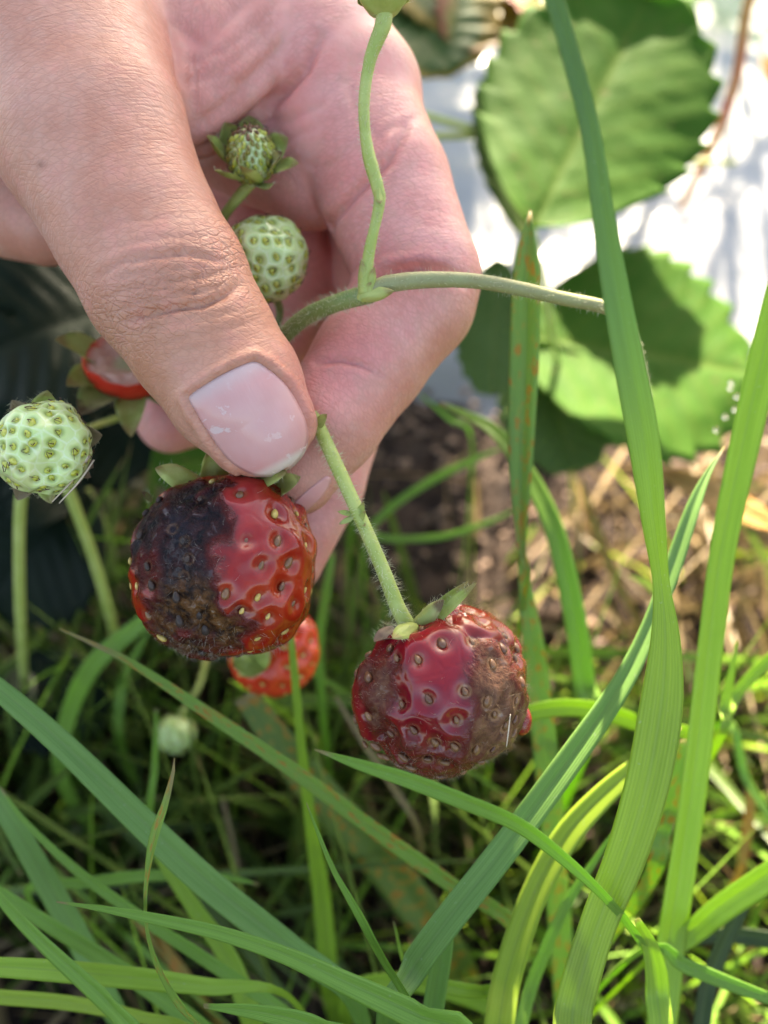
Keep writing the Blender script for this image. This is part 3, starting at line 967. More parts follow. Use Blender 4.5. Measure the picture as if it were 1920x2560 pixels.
cA = A(556, 1418, 124); axA = (0.10, -0.86, 0.50)
sA = seed_dirs(136, axA, .80, .13, 3)
ROT_A = [(345, 1235), (420, 1205), (500, 1190), (535, 1215), (545, 1330), (548, 1440), (558, 1520), (600, 1570), (640, 1620), (560, 1660), (470, 1640), (395, 1590), (350, 1510), (322, 1400), (325, 1300)]
def exA(P, N, D, h, at, near):
    q = to_px(P)
    zf = sstep(9, -2, P[:, 2] - cA[2])
    m = smask(q + 210 * (np.stack([fbm(P / 4.5, 41, 3), fbm(P / 4.5, 42, 3)], 1) - .5), ROT_A, 62) * zf
    at['rot'] = m
    at['brown'] = sstep(1395, 1510, q[:, 1] + 40 * (fbm(P / 3, 5) - .5)) * m
    at['mold'] = np.clip(np.exp(-(((q[:, 0] - 440) / 60) ** 2 + ((q[:, 1] - 1400) / 70) ** 2)) + .8 * np.exp(-(((q[:, 0] - 420) / 90) ** 2 + ((q[:, 1] - 1590) / 45) ** 2)), 0, 1) * m
    at['pale'] = np.exp(-(((q[:, 0] - 590) / 60) ** 2 + ((q[:, 1] - 1270) / 90) ** 2)) * zf * sstep(.4, 1.4, near)
    at['tanring'] = .25 * np.ones(len(P))
    rough = (fbm(P / 1.1, 8, 3) - .5) * 1.25 + (fbm(P / 3.2, 9, 2) - .5) * 1.5
    rough = rough * (.20 + .8 * at['brown'])
    edge_ridge = np.exp(-((m - .35) / .22) ** 2) * .15 * (m > .02)
    return h * (1 - .25 * m) + m * (rough - .75) + edge_ridge + (1 - m) * 1.5 * (fbm(P / 4.5, 61, 2) - .5)
V, F, at, SS, SN = berry_body(cA, (13.3, 13.5, 12.7), axA, sA, 84, 2.18, .58, 1.1, .06, 2, exA)
berryA = thing('strawberry', c2w(cA), 'ripe red strawberry, left half sunken in blue-black rot, held under the thumb nail', 'strawberry', 'strawberries on the stalk')
bodyA = part('flesh', c2w(V), F, M_rotA, berryA, attrs=at)
gq = to_px(SS)
mrot = smask(gq, ROT_A, 10) * (SS[:, 2] < cA[2] + 4)
pickA = [(1 if (rng.random() < (.8 if q[1] > 1500 else .28)) else 0) for q in gq]
keep = (mrot < .5) | (rng.random(len(SS)) < .6)
pickA = [2 if m_ > .5 else p_ for p_, m_ in zip(pickA, mrot)]
set_seeds(berryA, None, SS[keep], SN[keep], axA, sink=.40, scale=1.22, meshes=[ME_br, ME_yl, ME_dk], pick=[p for p, k_ in zip(pickA, keep) if k_], seed=2)
NA = unit(V - cA)
low = sstep(1540, 1650, to_px(V)[:, 1])
fuzz(berryA, V, NA, low * (.3 + at['rot']) + .02, 420, .0010, 4, M_mould)
fuzz(berryA, V, NA, at['mold'] + .25 * at['rot'] + 1e-6, 110, .0009, 5, M_mould, .000012)
topA = A(566, 1195, 131)
sepal(berryA, A(510, 1205, 125), A(398, 1165, 119), 4.6, (0, -.5, -1), M_sep_lit, seed=1, cup=-.5, curl=-.15)
sepal(berryA, A(548, 1205, 125), A(510, 1122, 120), 4.6, (0.1, -.4, -1), M_sep_lit, seed=2, cup=.2)
sepal(berryA, A(610, 1205, 124), A(705, 1172, 116.5), 4.4, (0, -.6, -1), M_sep_lit, seed=3, cup=-.4, curl=-.12)
sepal(berryA, A(665, 1235, 125), A(770, 1205, 118), 3.8, (0, -.5, -1), M_sep_lit, seed=4, cup=.5, twist=.5)
sepal(berryA, A(380, 1250, 127), A(350, 1232, 125), 1.3, (0, -.5, -1), M_sep_old, seed=5)
sepal(berryA, A(560, 1205, 136), A(600, 1160, 140), 3.0, (0, -.5, -1), M_sep, seed=6)
stem_part('stem', [A(566, 1215, 133), A(610, 1165, 133), A(690, 1080, 128)], [.75, .7, .7], M_stem, berryA, 120, 30, seed=3)

# ---------------------------------------------------------------- ripe berry on the right with brown patches
cB = A(1118, 1742, 121); axB = (-0.42, -0.78, 0.45)
sB = seed_dirs(116, axB, .84, .13, 9)
def exB(P, N, D, h, at, near):
    q = to_px(P)
    zf = sstep(9, -2, P[:, 2] - cB[2])
    nz = 70 * (fbm(P / 4.0, 12, 3) - .5)
    nz2 = 70 * (fbm(P / 4.0, 52, 3) - .5)
    qq = q + np.stack([nz, nz2], 1)
    right = smask(qq, [(1195, 1600), (1250, 1610), (1300, 1680), (1330, 1790), (1300, 1880), (1230, 1900), (1185, 1860), (1178, 1760), (1172, 1670)], 60) * zf
    left = smask(qq, [(890, 1660), (960, 1630), (1000, 1660), (985, 1720), (962, 1800), (950, 1860), (900, 1830)], 45) * zf
    bott = smask(qq, [(945, 1840), (1010, 1815), (1080, 1830), (1180, 1860), (1240, 1900), (1180, 1985), (1050, 1990), (940, 1930)], 60) * zf
    m = np.clip(right * .92 + left * .72 + bott * .42, 0, 1)
    at['rot'] = m
    at['brown'] = np.clip(right * 1.0 + left * .8 + .25 * bott, 0, 1)
    at['mold'] = np.clip(left * .6 + .25 * bott + .05 * right, 0, 1)
    at['pale'] = np.exp(-(((q[:, 0] - 1230) / 110) ** 2 + ((q[:, 1] - 1560) / 50) ** 2)) * .6 + .4 * np.exp(-(((q[:, 0] - 1320) / 30) ** 2 + ((q[:, 1] - 1700) / 90) ** 2))
    at['tanring'] = .35 + .6 * sstep(1000, 1200, q[:, 0])
    g = (fbm(P / 1.4, 21, 2) - .5) * .6 + (fbm(P / 3.0, 22, 2) - .5) * .9
    hh = h * (1 - .45 * right) + left * (g * 1.2 - .6) + bott * (g * .6 - .12) + right * (g * .35 - .12)
    # dent on the lower left, bead on the right, swollen shoulder
    hh -= 2.3 * np.exp(-(((q[:, 0] - 935) / 45) ** 2 + ((q[:, 1] - 1860) / 60) ** 2)) * zf
    hh += .9 * np.exp(-(((q[:, 0] - 1240) / 120) ** 2 + ((q[:, 1] - 1540) / 60) ** 2))
    hh -= .5 * np.exp(-(dist_poly(q, [(1130, 1560), (1190, 1590), (1260, 1600), (1310, 1640)])[0] / 9) ** 2) * zf
    return hh
V, F, at, SS, SN = berry_body(cB, (12.9, 12.9, 12.0), axB, sB, 84, 2.1, .6, 1.15, .125, 14, exB, pinch=.16)
berryB = thing('strawberry', c2w(cB), 'ripe red strawberry with brown sunken patches hanging free on the right', 'strawberry', 'strawberries on the stalk')
part('flesh', c2w(V), F, M_rotB, berryB, attrs=at)
set_seeds(berryB, ME_br, SS, SN, axB, sink=.36, seed=6, scale=1.25)
NB = unit(V - cB)
sil = np.exp(-((np.abs(NB[:, 2]) - .0) / .35) ** 2)
fuzz(berryB, V, NB, .2 + sil, 900, .0009, 7, M_bhair, .000015)
fuzz(berryB, V, NB, at['mold'] + 1e-6, 420, .0008, 17, M_mould, .000012)
# the glossy bead on its right shoulder
bc = A(1306, 1800, 121.5); D, Fq = CS[26]
part('swollen_bead', c2w(bc + D * (1.35 * np.array((1, 1.6, 1))) * (1 + .1 * (fbm(D * 2, 4) - .5))[:, None]), Fq, M_rotB, berryB,
     attrs={k_: np.full(len(D), v) for k_, v in (('rot', 0.), ('brown', 0.), ('mold', 0.), ('seedd', 3.), ('rim', 3.), ('tanring', 0.), ('pale', .5))})
jt = A(1022, 1572, 119)
sepal(berryB, jt, A(1100, 1500, 113.5), 2.9, (0, -.6, -1), M_sep_spot, seed=11, cup=-.7, curl=-.1)
sepal(berryB, A(1060, 1555, 118), A(1172, 1450, 116), 1.8, (.3, -.4, -1), M_sep, seed=12, cup=.5)
sepal(berryB, A(1075, 1560, 117), A(1200, 1458, 113), 1.7, (-.2, -.5, -1), M_sep, seed=13, cup=.5, curl=.12)
sepal(berryB, A(1040, 1560, 117), A(985, 1590, 111.8), 2.6, (0, -.6, -1), M_sep, seed=14, cup=-.3, curl=-.1)
sepal(berryB, A(990, 1575, 119), A(932, 1612, 116), 2.4, (0, -.6, -1), M_sep_brown, seed=15, cup=.4, twist=.6)
sepal(berryB, A(1010, 1565, 121), A(960, 1575, 127), 3.0, (0, -.8, .3), M_sep_old, seed=16)
stB = stem_part('stem', [A(770, 1010, 125), A(805, 1085, 121), A(865, 1215, 117.5), A(945, 1395, 116.5), A(995, 1520, 117.5), A(1025, 1575, 119)],
          [.95, .98, .98, .95, 1.0, 1.2], M_stem, berryB, 900, 70, .0008, seed=7)
# the little green bracts on that stem
for i, (bx, tx, w_, s_) in enumerate((((893, 1300, 117), (912, 1252, 115.5), 1.2, 1), ((895, 1308, 116.5), (917, 1275, 115), 1.0, 2), ((897, 1300, 116.5), (915, 1318, 115.5), 1.0, 3),
                                      ((880, 1285, 117), (842, 1280, 116.5), .8, 4), ((884, 1292, 117), (848, 1312, 117), .8, 5))):
    V_, F_, at_ = sepal_geo(A(*bx), A(*tx), w_, (0, -.3, -1), nu=8, nv=5)
    part('bract', c2w(V_), F_, M_sep, berryB, attrs=at_)
kk = NT('straw_sliver'); M_sliver = kk.done(kk.bsdf(Base_Color=(0.55, 0.45, 0.34), Roughness=.5))

# ---------------------------------------------------------------- unripe green berries
def unripe_material(name, c0, c1):
    k = NT(name)
    sd, rim = k.attr('seedd'), k.attr('rim'); p = k.obj()
    c = k.mix(k.ramp(k.noise(p, 300, 2), .3, .7), c0, c1)
    c = k.mix(k.ramp(sd, .45, 1.0, .7, 0.0), c, (0.26, 0.34, 0.07))
    c = k.mix(k.math('MULTIPLY', k.ramp(rim, .0, .35, 1.0, 0.0), .45), c, (0.72, 0.80, 0.58))
    c = k.mix(k.math('MULTIPLY', k.attr('blush'), k.ramp(k.noise(p, 500, 3), .3, .6)), c, (0.52, 0.36, 0.22))
    n = k.bump(k.noise(p, 1500, 2), .2, .0002)
    return k.done(k.bsdf(Base_Color=c, Roughness=.24, Normal=n, Subsurface_Weight=.35, Subsurface_Radius=(.6, 1, .4), Subsurface_Scale=.0012, Coat_Weight=.4, Coat_Roughness=.12))
M_unripe = unripe_material('unripe_berry_skin', (0.50, 0.64, 0.23), (0.58, 0.70, 0.31))

def green_berry(label, c, R3, ax, n, seed, dent=None, blush=None, sink=.30, group='strawberries on the stalk'):
    c = np.array(c); sd_ = seed_dirs(n, ax, .80, .13, seed)
    def ex(P, N, D, h, at, near):
        q = to_px(P); at['blush'] = np.zeros(len(P))
        if blush: at['blush'] = np.exp(-(((q[:, 0] - blush[0]) / blush[2]) ** 2 + ((q[:, 1] - blush[1]) / blush[3]) ** 2)) * .5
        if dent: h = h - dent[3] * np.exp(-(((q[:, 0] - dent[0]) / dent[2]) ** 2 + ((q[:, 1] - dent[1]) / dent[2]) ** 2)) * (P[:, 2] < c[2] + 1)
        return h
    V, F, at, S, N = berry_body(c, R3, ax, sd_, 48, 2.15, .34, .62, .15, seed, ex)
    o = thing('strawberry', c2w(c), label, 'strawberry', group)
    part('flesh', c2w(V), F, M_unripe, o, attrs=at)
    if dent:
        q = to_px(S); hh = dent[3] * np.exp(-(((q[:, 0] - dent[0]) / dent[2]) ** 2 + ((q[:, 1] - dent[1]) / dent[2]) ** 2)) * (S[:, 2] < c[2] + 1)
        S = S - N * hh[:, None]
    g = np.random.default_rng(seed)
    set_seeds(o, None, S, N, ax, sink=sink, meshes=ME_gr, pick=g.integers(0, 4, len(S)), seed=seed, scale=.80)
    return o
cC = A(110, 1120, 118)
gC = green_berry('pale unripe strawberry with a dented tip at the left edge', cC, (6.4, 6.2, 6.2), (-.15, -.45, .85), 128, 21, dent=(120, 1180, 42, 1.5), blush=(20, 1200, 60, 60))
for i, (t_, w_, mt) in enumerate((((120, 975, 121), 4.2, M_sep), ((180, 1010, 122), 3.6, M_sep), ((258, 1088, 121), 3.8, M_sep_old), ((235, 1170, 122), 3.4, M_sep_brown), ((30, 1000, 122), 3.2, M_sep_old),
                                  ((45, 1252, 122), 3.6, M_sep_old), ((130, 1260, 121), 3.8, M_sep), ((-30, 1120, 123), 3.4, M_sep_old), ((230, 1195, 120), 2.4, M_sep_brown))):
    b_ = np.array((110, 1112)) + (np.array(t_[:2]) - (110, 1112)) * .45
    sepal(gC, A(b_[0], b_[1], 123.5), A(*t_), w_, (0, -.1, -1), mt, seed=30 + i, cup=.15, curl=.05, twist=(-1) ** i * .25)
stem_part('stem', [A(112, 1110, 123), A(116, 1108, 140), A(250, 1060, 168), A(560, 960, 172)], [.6, .55, .6, .6], M_stem, gC, 100, 40, seed=9)
for i, q_ in enumerate((((225, 1140), (130, 1255)), ((235, 1150), (148, 1258)), ((222, 1120), (200, 1170)))):
    W_, r_, V_, F_ = stem_geo([A(*q_[0], 118.5), A((q_[0][0] + q_[1][0]) / 2 + 6, (q_[0][1] + q_[1][1]) / 2, 117), A(*q_[1], 117.5)], [.12, .14, .08], 12, 6)
    part('dry_thread', V_, F_, M_sliver, gC)

cD = A(658, 655, 137)
gD = green_berry('pale unripe strawberry tucked inside the hand behind the thumb', cD, (6.7, 7.1, 6.5), (.25, .75, .6), 124, 33, blush=(560, 600, 40, 80))
stem_part('stem', [A(690, 745, 139), A(700, 780, 141), A(690, 830, 142)], [.7, .6, .6], M_stem_d, gD, 60, 20, seed=12)

# ---------------------------------------------------------------- tiny green fruit with open calyx
cE = A(628, 388, 133); axE = (-.05, .62, .78)
bE = thing('strawberry', c2w(cE), 'tiny seed-covered green strawberry with open star calyx beside the thumb', 'strawberry', 'strawberries on the stalk')
sE = seed_dirs(150, axE, .7, .03, 40)
V, F, at, SS, SN = berry_body(cE, (3.5, 4.2, 3.7), axE, sE, 26, 2.1, .1, .4, .04, 5)
at['blush'] = np.zeros(len(V))
part('flesh', c2w(V), F, M_unripe, bE, attrs=at)
ME_im = [ellipsoid_mesh('seed_olive', .00040, .00036, .00072, [m_, M_style], taper=-.3, extra=style_geo(.0006, 9 + i)) for i, m_ in enumerate((M_seed_gr, M_seed_gb, M_seed_br))]
pk_ = [0 if rng.random() < .5 else 1 for _ in SS]
for i, q in enumerate(to_px(SS)):
    if q[1] < 345 and rng.random() < .8: pk_[i] = 2
set_seeds(bE, None, SS, SN, axE, sink=-.06, meshes=ME_im, pick=pk_, seed=3, tilt=.05, scale=.9)
for i, (b_, t_, w_, n_, cu, cp, mt) in enumerate((
        ((578, 415, 136), (508, 346, 129), 3.4, (.5, -.5, -1), .12, .5, M_sep), ((590, 370, 137), (560, 305, 133), 4.4, (.2, .3, -1), .05, .3, M_sep),
        ((630, 350, 138), (622, 288, 136), 4.4, (0, .4, -1), .05, .3, M_sep), ((670, 395, 136), (722, 345, 133), 4.6, (-.4, .1, -1), .05, .3, M_sep),
        ((665, 430, 134), (715, 385, 127), 2.6, (-.8, -.2, -.6), .1, .5, M_sep_spot), ((668, 425, 136), (748, 412, 132), 3.4, (-.2, -.5, -1), .05, .2, M_sep),
        ((610, 455, 134), (535, 435, 128), 2.8, (.1, -.9, -.6), .1, .4, M_sep), ((640, 462, 133), (600, 425, 126.5), 3.6, (.1, -.6, -1), .12, .5, M_sep), ((650, 462, 135), (672, 482, 129), 3.0, (0, -.7, -.8), .1, .3, M_sep))):
    sepal(bE, A(*b_), A(*t_), w_, n_, mt, seed=50 + i, curl=cu, cup=cp, point=.95)
stem_part('stem', [A(630, 455, 136), A(590, 500, 137), A(555, 550, 139), A(520, 640, 142), A(560, 760, 146)], [.95, .8, .8, .8, .8], M_stem, bE, 120, 40, seed=14)

# ---------------------------------------------------------------- half-eaten red berry behind the thumb
cG = A(322, 903, 150)
gG = thing('strawberry', c2w(cG), 'bitten strawberry stub showing pale flesh with red rim behind the thumb', 'strawberry', 'strawberries on the stalk')
D, Fq = CS[48]
axG = unit(np.array((.15, -.68, -.72)))      # the torn face looks up and at the camera
h_ = D @ axG
V = D * 7.6 * np.array((1.05, .9, .9)) * (1 + .10 * (fbm(D * 1.7, 31) - .5))[:, None]
hh = V @ axG
cutl = 0.6 + 2.6 * (fbm(V / 4.0, 33, 3) - .5)
flat = hh > cutl
rr_ = np.linalg.norm(V - hh[:, None] * axG, axis=1)
V = np.where(flat[:, None], V - (hh - cutl - (.8 * np.clip(1 - (rr_ / 7) ** 2, 0, 1)) * -1.2)[:, None] * axG, V)
kk = NT('torn_berry')
r1 = kk.attr('radial'); fl = kk.attr('torn'); p_ = kk.obj()
cc_ = kk.mix(kk.ramp(kk.math('ADD', r1, kk.math('MULTIPLY', kk.noise(p_, 500, 3), 1.2)), 6.4, 8.2), (0.66, 0.36, 0.26), (0.60, 0.06, 0.025))
cc_ = kk.mix(kk.ramp(r1, 1.5, 3.5, 1.0, 0.0), cc_, (0.50, 0.44, 0.24))
cc_ = kk.mix(fl, (0.55, 0.03, 0.015), cc_)
M_torn = kk.done(kk.bsdf(Base_Color=cc_, Roughness=.28, Normal=kk.bump(kk.noise(p_, 900, 4), .5, .0004), Subsurface_Weight=.3, Subsurface_Radius=(1, .4, .3), Subsurface_Scale=.0012))
part('flesh', c2w(V + cG), Fq, M_torn, gG, attrs={'radial': rr_, 'torn': flat.astype(float)})
for i, (b_, t_, w_, n_, mt) in enumerate((((275, 895, 154), (132, 858, 144), 6.5, (0, -.4, -1), M_sep), ((280, 925, 154), (165, 975, 144), 6.5, (0, -.2, -1), M_sep), ((295, 940, 154), (200, 1050, 143), 7, (.1, -.3, -1), M_sep_spot),
                                          ((328, 945, 154), (332, 1105, 143), 5.5, (.1, -.2, -1), M_sep), ((350, 950, 154), (440, 1030, 147), 4.5, (.1, -.5, -1), M_sep_spot))):
    sepal(gG, A(*b_), A(*t_), w_, n_, mt, seed=70 + i, hairs=20, curl=.1, cup=.3)
stem_part('stem', [A(345, 960, 163), A(420, 1000, 165), A(560, 980, 160)], [.9, .8, .8], M_stem, gG, 0, 20)

# ---------------------------------------------------------------- the fruit at the top edge (only its base shows)
cH = A(957, -70, 117)
gH = thing('strawberry', c2w(cH), 'green closed calyx with young fruit at the top edge of the picture', 'strawberry', 'strawberries on the stalk')
axH = (0.02, 1.0, .05)
D, Fq = CS[48]
a_, x_, y_ = basis(axH); ca = D @ np.array(a_); ph = np.arctan2(D @ y_, D @ x_)
V = D * np.array((4.3, 6.0, 4.3)) * (1 + .07 * np.cos(5 * ph) * (1 - ca ** 2) + .05 * (fbm(D * 2, 9) - .5))[:, None]
part('calyx', c2w(V + cH), Fq, M_sep, gH, attrs={'along': np.zeros(len(V)), 'across': ph / 3})
for i in range(5):
    p2 = i * 2 * math.pi / 5 + .3
    d_ = np.array((math.cos(p2), 0, math.sin(p2)))
    sepal(gH, cH + d_ * 3.6 + (0, 3.5, 0), cH + d_ * 4.6 + (0, -7.0, 0), 4.6, d_, M_sep, seed=80 + i, cup=-.4)

# ---------------------------------------------------------------- the branching stalk
node = A(915, 728, 121)
stk = thing('fruit_stalk', c2w(node), 'hairy green fruit stalk with a forked node crossing the forefinger', 'stalk')
stem_part('main_stalk', [A(700, 850, 131), A(760, 795, 127), A(840, 758, 122.5), A(925, 735, 120.5)], [1.25, 1.25, 1.22, 1.35], M_stem_d, stk, 700, 40, .0007, seed=21)
stem_part('side_stalk', [A(920, 738, 120.5), A(960, 712, 120), A(1060, 700, 120), A(1180, 702, 121), A(1300, 722, 123), A(1400, 745, 126), A(1510, 768, 130), A(1560, 800, 134), A(1600, 930, 145), A(1625, 1150, 165), A(1640, 1380, 200)], [1.35, 1.1, 1.0, 1.0, 1.05, 1.1, 1.15, 1.2, 1.2, 1.2, 1.2], M_stem_b, stk, 1300, 80, .0006, seed=22)
stem_part('upright_stalk', [A(912, 735, 120), A(915, 690, 119.5), A(925, 620, 119), A(948, 510, 118.5), A(943, 465, 118), A(918, 370, 118), A(910, 260, 118), A(925, 150, 118), A(958, 60, 117.5), A(958, 10, 117.5)],
          [1.0, .85, .72, .85, .95, .78, .80, .82, 1.05, 1.3], M_stem, stk, 700, 90, .0005, seed=23)
for i, (b_, t_, w_, n_) in enumerate((((905, 745, 119.5), (907, 650, 118.4), 1.7, (-.3, 0, -1)), ((925, 735, 119), (934, 668, 118.4), 1.5, (.3, 0, -1)), ((905, 745, 119), (985, 726, 118.6), 2.0, (0, .4, -1)), ((900, 752, 119.5), (928, 705, 118.8), 1.8, (0, .3, -1)),
                                      ((946, 470, 117.2), (950, 512, 117), 1.2, (.2, 0, -1)))):
    V_, F_, at_ = sepal_geo(A(*b_), A(*t_), w_, n_, cup=-.7, nu=14, nv=9)
    part('bract', c2w(V_), F_, M_sep, stk, attrs=at_)
V_, F_, at_ = sepal_geo(A(795, 1065, 119.5), A(822, 1035, 118), 1.6, (0, -.3, -1), cup=.4)
part('bract', c2w(V_), F_, M_sep, berryB, attrs=at_)
W_, r_, V_, F_ = stem_geo([A(1276, 1785, 108.8), A(1271, 1830, 108.9), A(1266, 1868, 109.3)], [.06, .09, .05], 12, 6)
part('straw_sliver', V_, F_, M_sliver, berryB)
# ================================================================ ground, bed and film
def bed(x, y):
    y = y - .02 * np.sin(x * 9 + 1) - .01 * np.sin(x * 31)
    return .050 * sstep(.275, .56, y) - .050 * sstep(.95, 1.15, y)

def axis_pts(lo, hi, step, far):
    return np.concatenate([-np.array(far)[::-1] + lo, np.arange(lo, hi + step / 2, step), hi + np.array(far)])

def grid_mesh(xs, ys, zf):
    X, Y = np.meshgrid(xs, ys, indexing='ij')
    Z = zf(X, Y)
    V = np.stack([X, Y, Z], -1).reshape(-1, 3)
    n, m = len(xs), len(ys)
    i, j = np.meshgrid(np.arange(n - 1), np.arange(m - 1), indexing='ij')
    a = i * m + j
    return V, np.stack([a, a + m, a + m + 1, a + 1], -1).reshape(-1, 4)

FAR = [.05, .15, .4, 1, 3, 8, 20, 60]
def soil_z(X, Y):
    p = np.stack([X, Y, X * 0], -1)
    near = np.exp(-((X / .8) ** 4 + ((Y - .2) / .8) ** 4))
    return bed(X, Y) * near + near * (.014 * (fbm(p * 40, 3) - .5) + .012 * np.abs(fbm(p * 95, 6, 3) - .5) + .006 * (fbm(p * 260, 9, 2) - .5)) - .004
V, F = grid_mesh(axis_pts(-.36, .42, .0032, FAR), axis_pts(-.12, .62, .0032, FAR), soil_z)
kk = NT('soil')
p_ = kk.pos()
c_ = kk.mix(kk.ramp(kk.noise(p_, 60, 5, .65), .35, .65), (0.018, 0.012, 0.010), (0.060, 0.040, 0.030))
c_ = kk.mix(kk.math('MULTIPLY', kk.ramp(kk.noise(p_, 420, 3), .58, .7), .6), c_, (0.15, 0.10, 0.075))
M_soil = kk.done(kk.bsdf(Base_Color=c_, Roughness=.9, Normal=kk.bump(kk.noise(p_, 700, 4, .7), .8, .002), Specular_IOR_Level=.2))
g_ = part('soil_ground', V, F, M_soil)
tag(g_, 'brown crumbly soil under the grass', kind='structure')

def film_z(X, Y):
    p = np.stack([X, Y, X * 0], -1)
    wr_ = .010 * (fbm(p * np.array((10, 24, 1)), 15, 3) - .5) + .005 * np.abs(fbm(p * np.array((30, 60, 1)), 18, 2) - .5) + .006 * np.sin(X * 26 + 8 * (fbm(p * 6, 19, 2))) * sstep(.3, .36, Y)
    return bed(X, Y) + .014 + wr_ - .022 * sstep(.30, .272, Y - .02 * np.sin(X * 9 + 1))
V, F = grid_mesh(np.arange(-.9, .9, .006), np.arange(.272, .97, .005), film_z)
kk = NT('plastic_film')
p_ = kk.pos()
c_ = kk.mix(kk.ramp(kk.noise(p_, 14, 4), .35, .7), (0.288, 0.296, 0.304), (0.368, 0.368, 0.368))
c_ = kk.mix(kk.math('MULTIPLY', kk.ramp(kk.noise(p_, 90, 4, .7), .58, .75), .35), c_, (0.24, 0.20, 0.16))
M_film = kk.done(kk.bsdf(Base_Color=c_, Roughness=.27, Normal=kk.bump(kk.noise(p_, 55, 3), .35, .004), Specular_IOR_Level=.5))
f_ = part('plastic_mulch_film', V, F, M_film)
tag(f_, 'wrinkled white plastic mulch film over the raised bed', 'plastic film')

# ================================================================ leaves
def leaf_material(name, c0, c1, vein, edgec=None, edgew=0.0, spots=None, trans=.38, tcol=None, rough=.55, spec=.3):
    k = NT(name)
    vn, ed = k.attr('vein'), k.attr('rimdist'); p = k.obj()
    c = k.mix(k.ramp(k.noise(p, 70, 3), .3, .7), c0, c1)
    c = k.mix(k.math('MULTIPLY', vn, .55), c, vein)
    if edgec is not None:
        c = k.mix(k.ramp(k.math('ADD', ed, k.math('MULTIPLY', k.noise(p, 60, 3), .5)), .25 + edgew, .55 + edgew, 1.0, 0.0), c, edgec)
    if spots is not None:
        c = k.mix(k.math('MULTIPLY', k.ramp(k.noise(p, 330, 2), .66, .72), .8), c, spots)
    n = k.bump(k.math('ADD', k.noise(p, 900, 3), k.math('MULTIPLY', vn, -.5)), .35, .0005)
    tc = k.mix(.5, c, tcol, 'MIX') if tcol is not None else c
    return k.done(k.mixs(trans, k.bsdf(Base_Color=c, Roughness=rough, Normal=n, Specular_IOR_Level=spec), k.translucent(tc, n)))

M_leaf = leaf_material('strawberry_leaf', (0.054, 0.142, 0.018), (0.080, 0.180, 0.027), (0.14, 0.21, 0.035), spots=(0.17, 0.15, 0.05), tcol=(0.14, 0.32, 0.018), trans=.5, spec=.06, rough=.6)
M_leaf_l = leaf_material('strawberry_leaf_lightened', (0.093, 0.161, 0.043), (0.124, 0.198, 0.062), (0.198, 0.260, 0.074), tcol=(0.149, 0.260, 0.031), trans=.5, spec=.15)  # paler copy: light that the upper leaf blocks is put into the colour
M_leaf_dark_shade = leaf_material('strawberry_leaf_dark_shade', (0.003, 0.009, 0.004), (0.005, 0.013, 0.005), (0.006, 0.013, 0.005), trans=.12, rough=.5, spec=.12)  # dark mature leaf, with deep shade put into its colour too
M_leaf_r = leaf_material('strawberry_leaf_rusty_edge', (0.048, 0.104, 0.028), (0.080, 0.144, 0.032), (0.160, 0.208, 0.056), edgec=(0.400, 0.272, 0.056), edgew=.10, spots=(0.288, 0.064, 0.040), tcol=(0.280, 0.280, 0.032))
M_leaf_y = leaf_material('strawberry_leaf_yellow', (0.272, 0.256, 0.048), (0.336, 0.240, 0.064), (0.320, 0.288, 0.080), edgec=(0.304, 0.080, 0.040), edgew=.05, spots=(0.240, 0.080, 0.040), tcol=(0.400, 0.320, 0.040))
M_leaf_o = leaf_material('dead_leaf_orange', (0.42, 0.20, 0.05), (0.50, 0.30, 0.09), (0.5, 0.36, 0.14), spots=(0.24, 0.08, 0.03), tcol=(0.6, 0.3, 0.05))

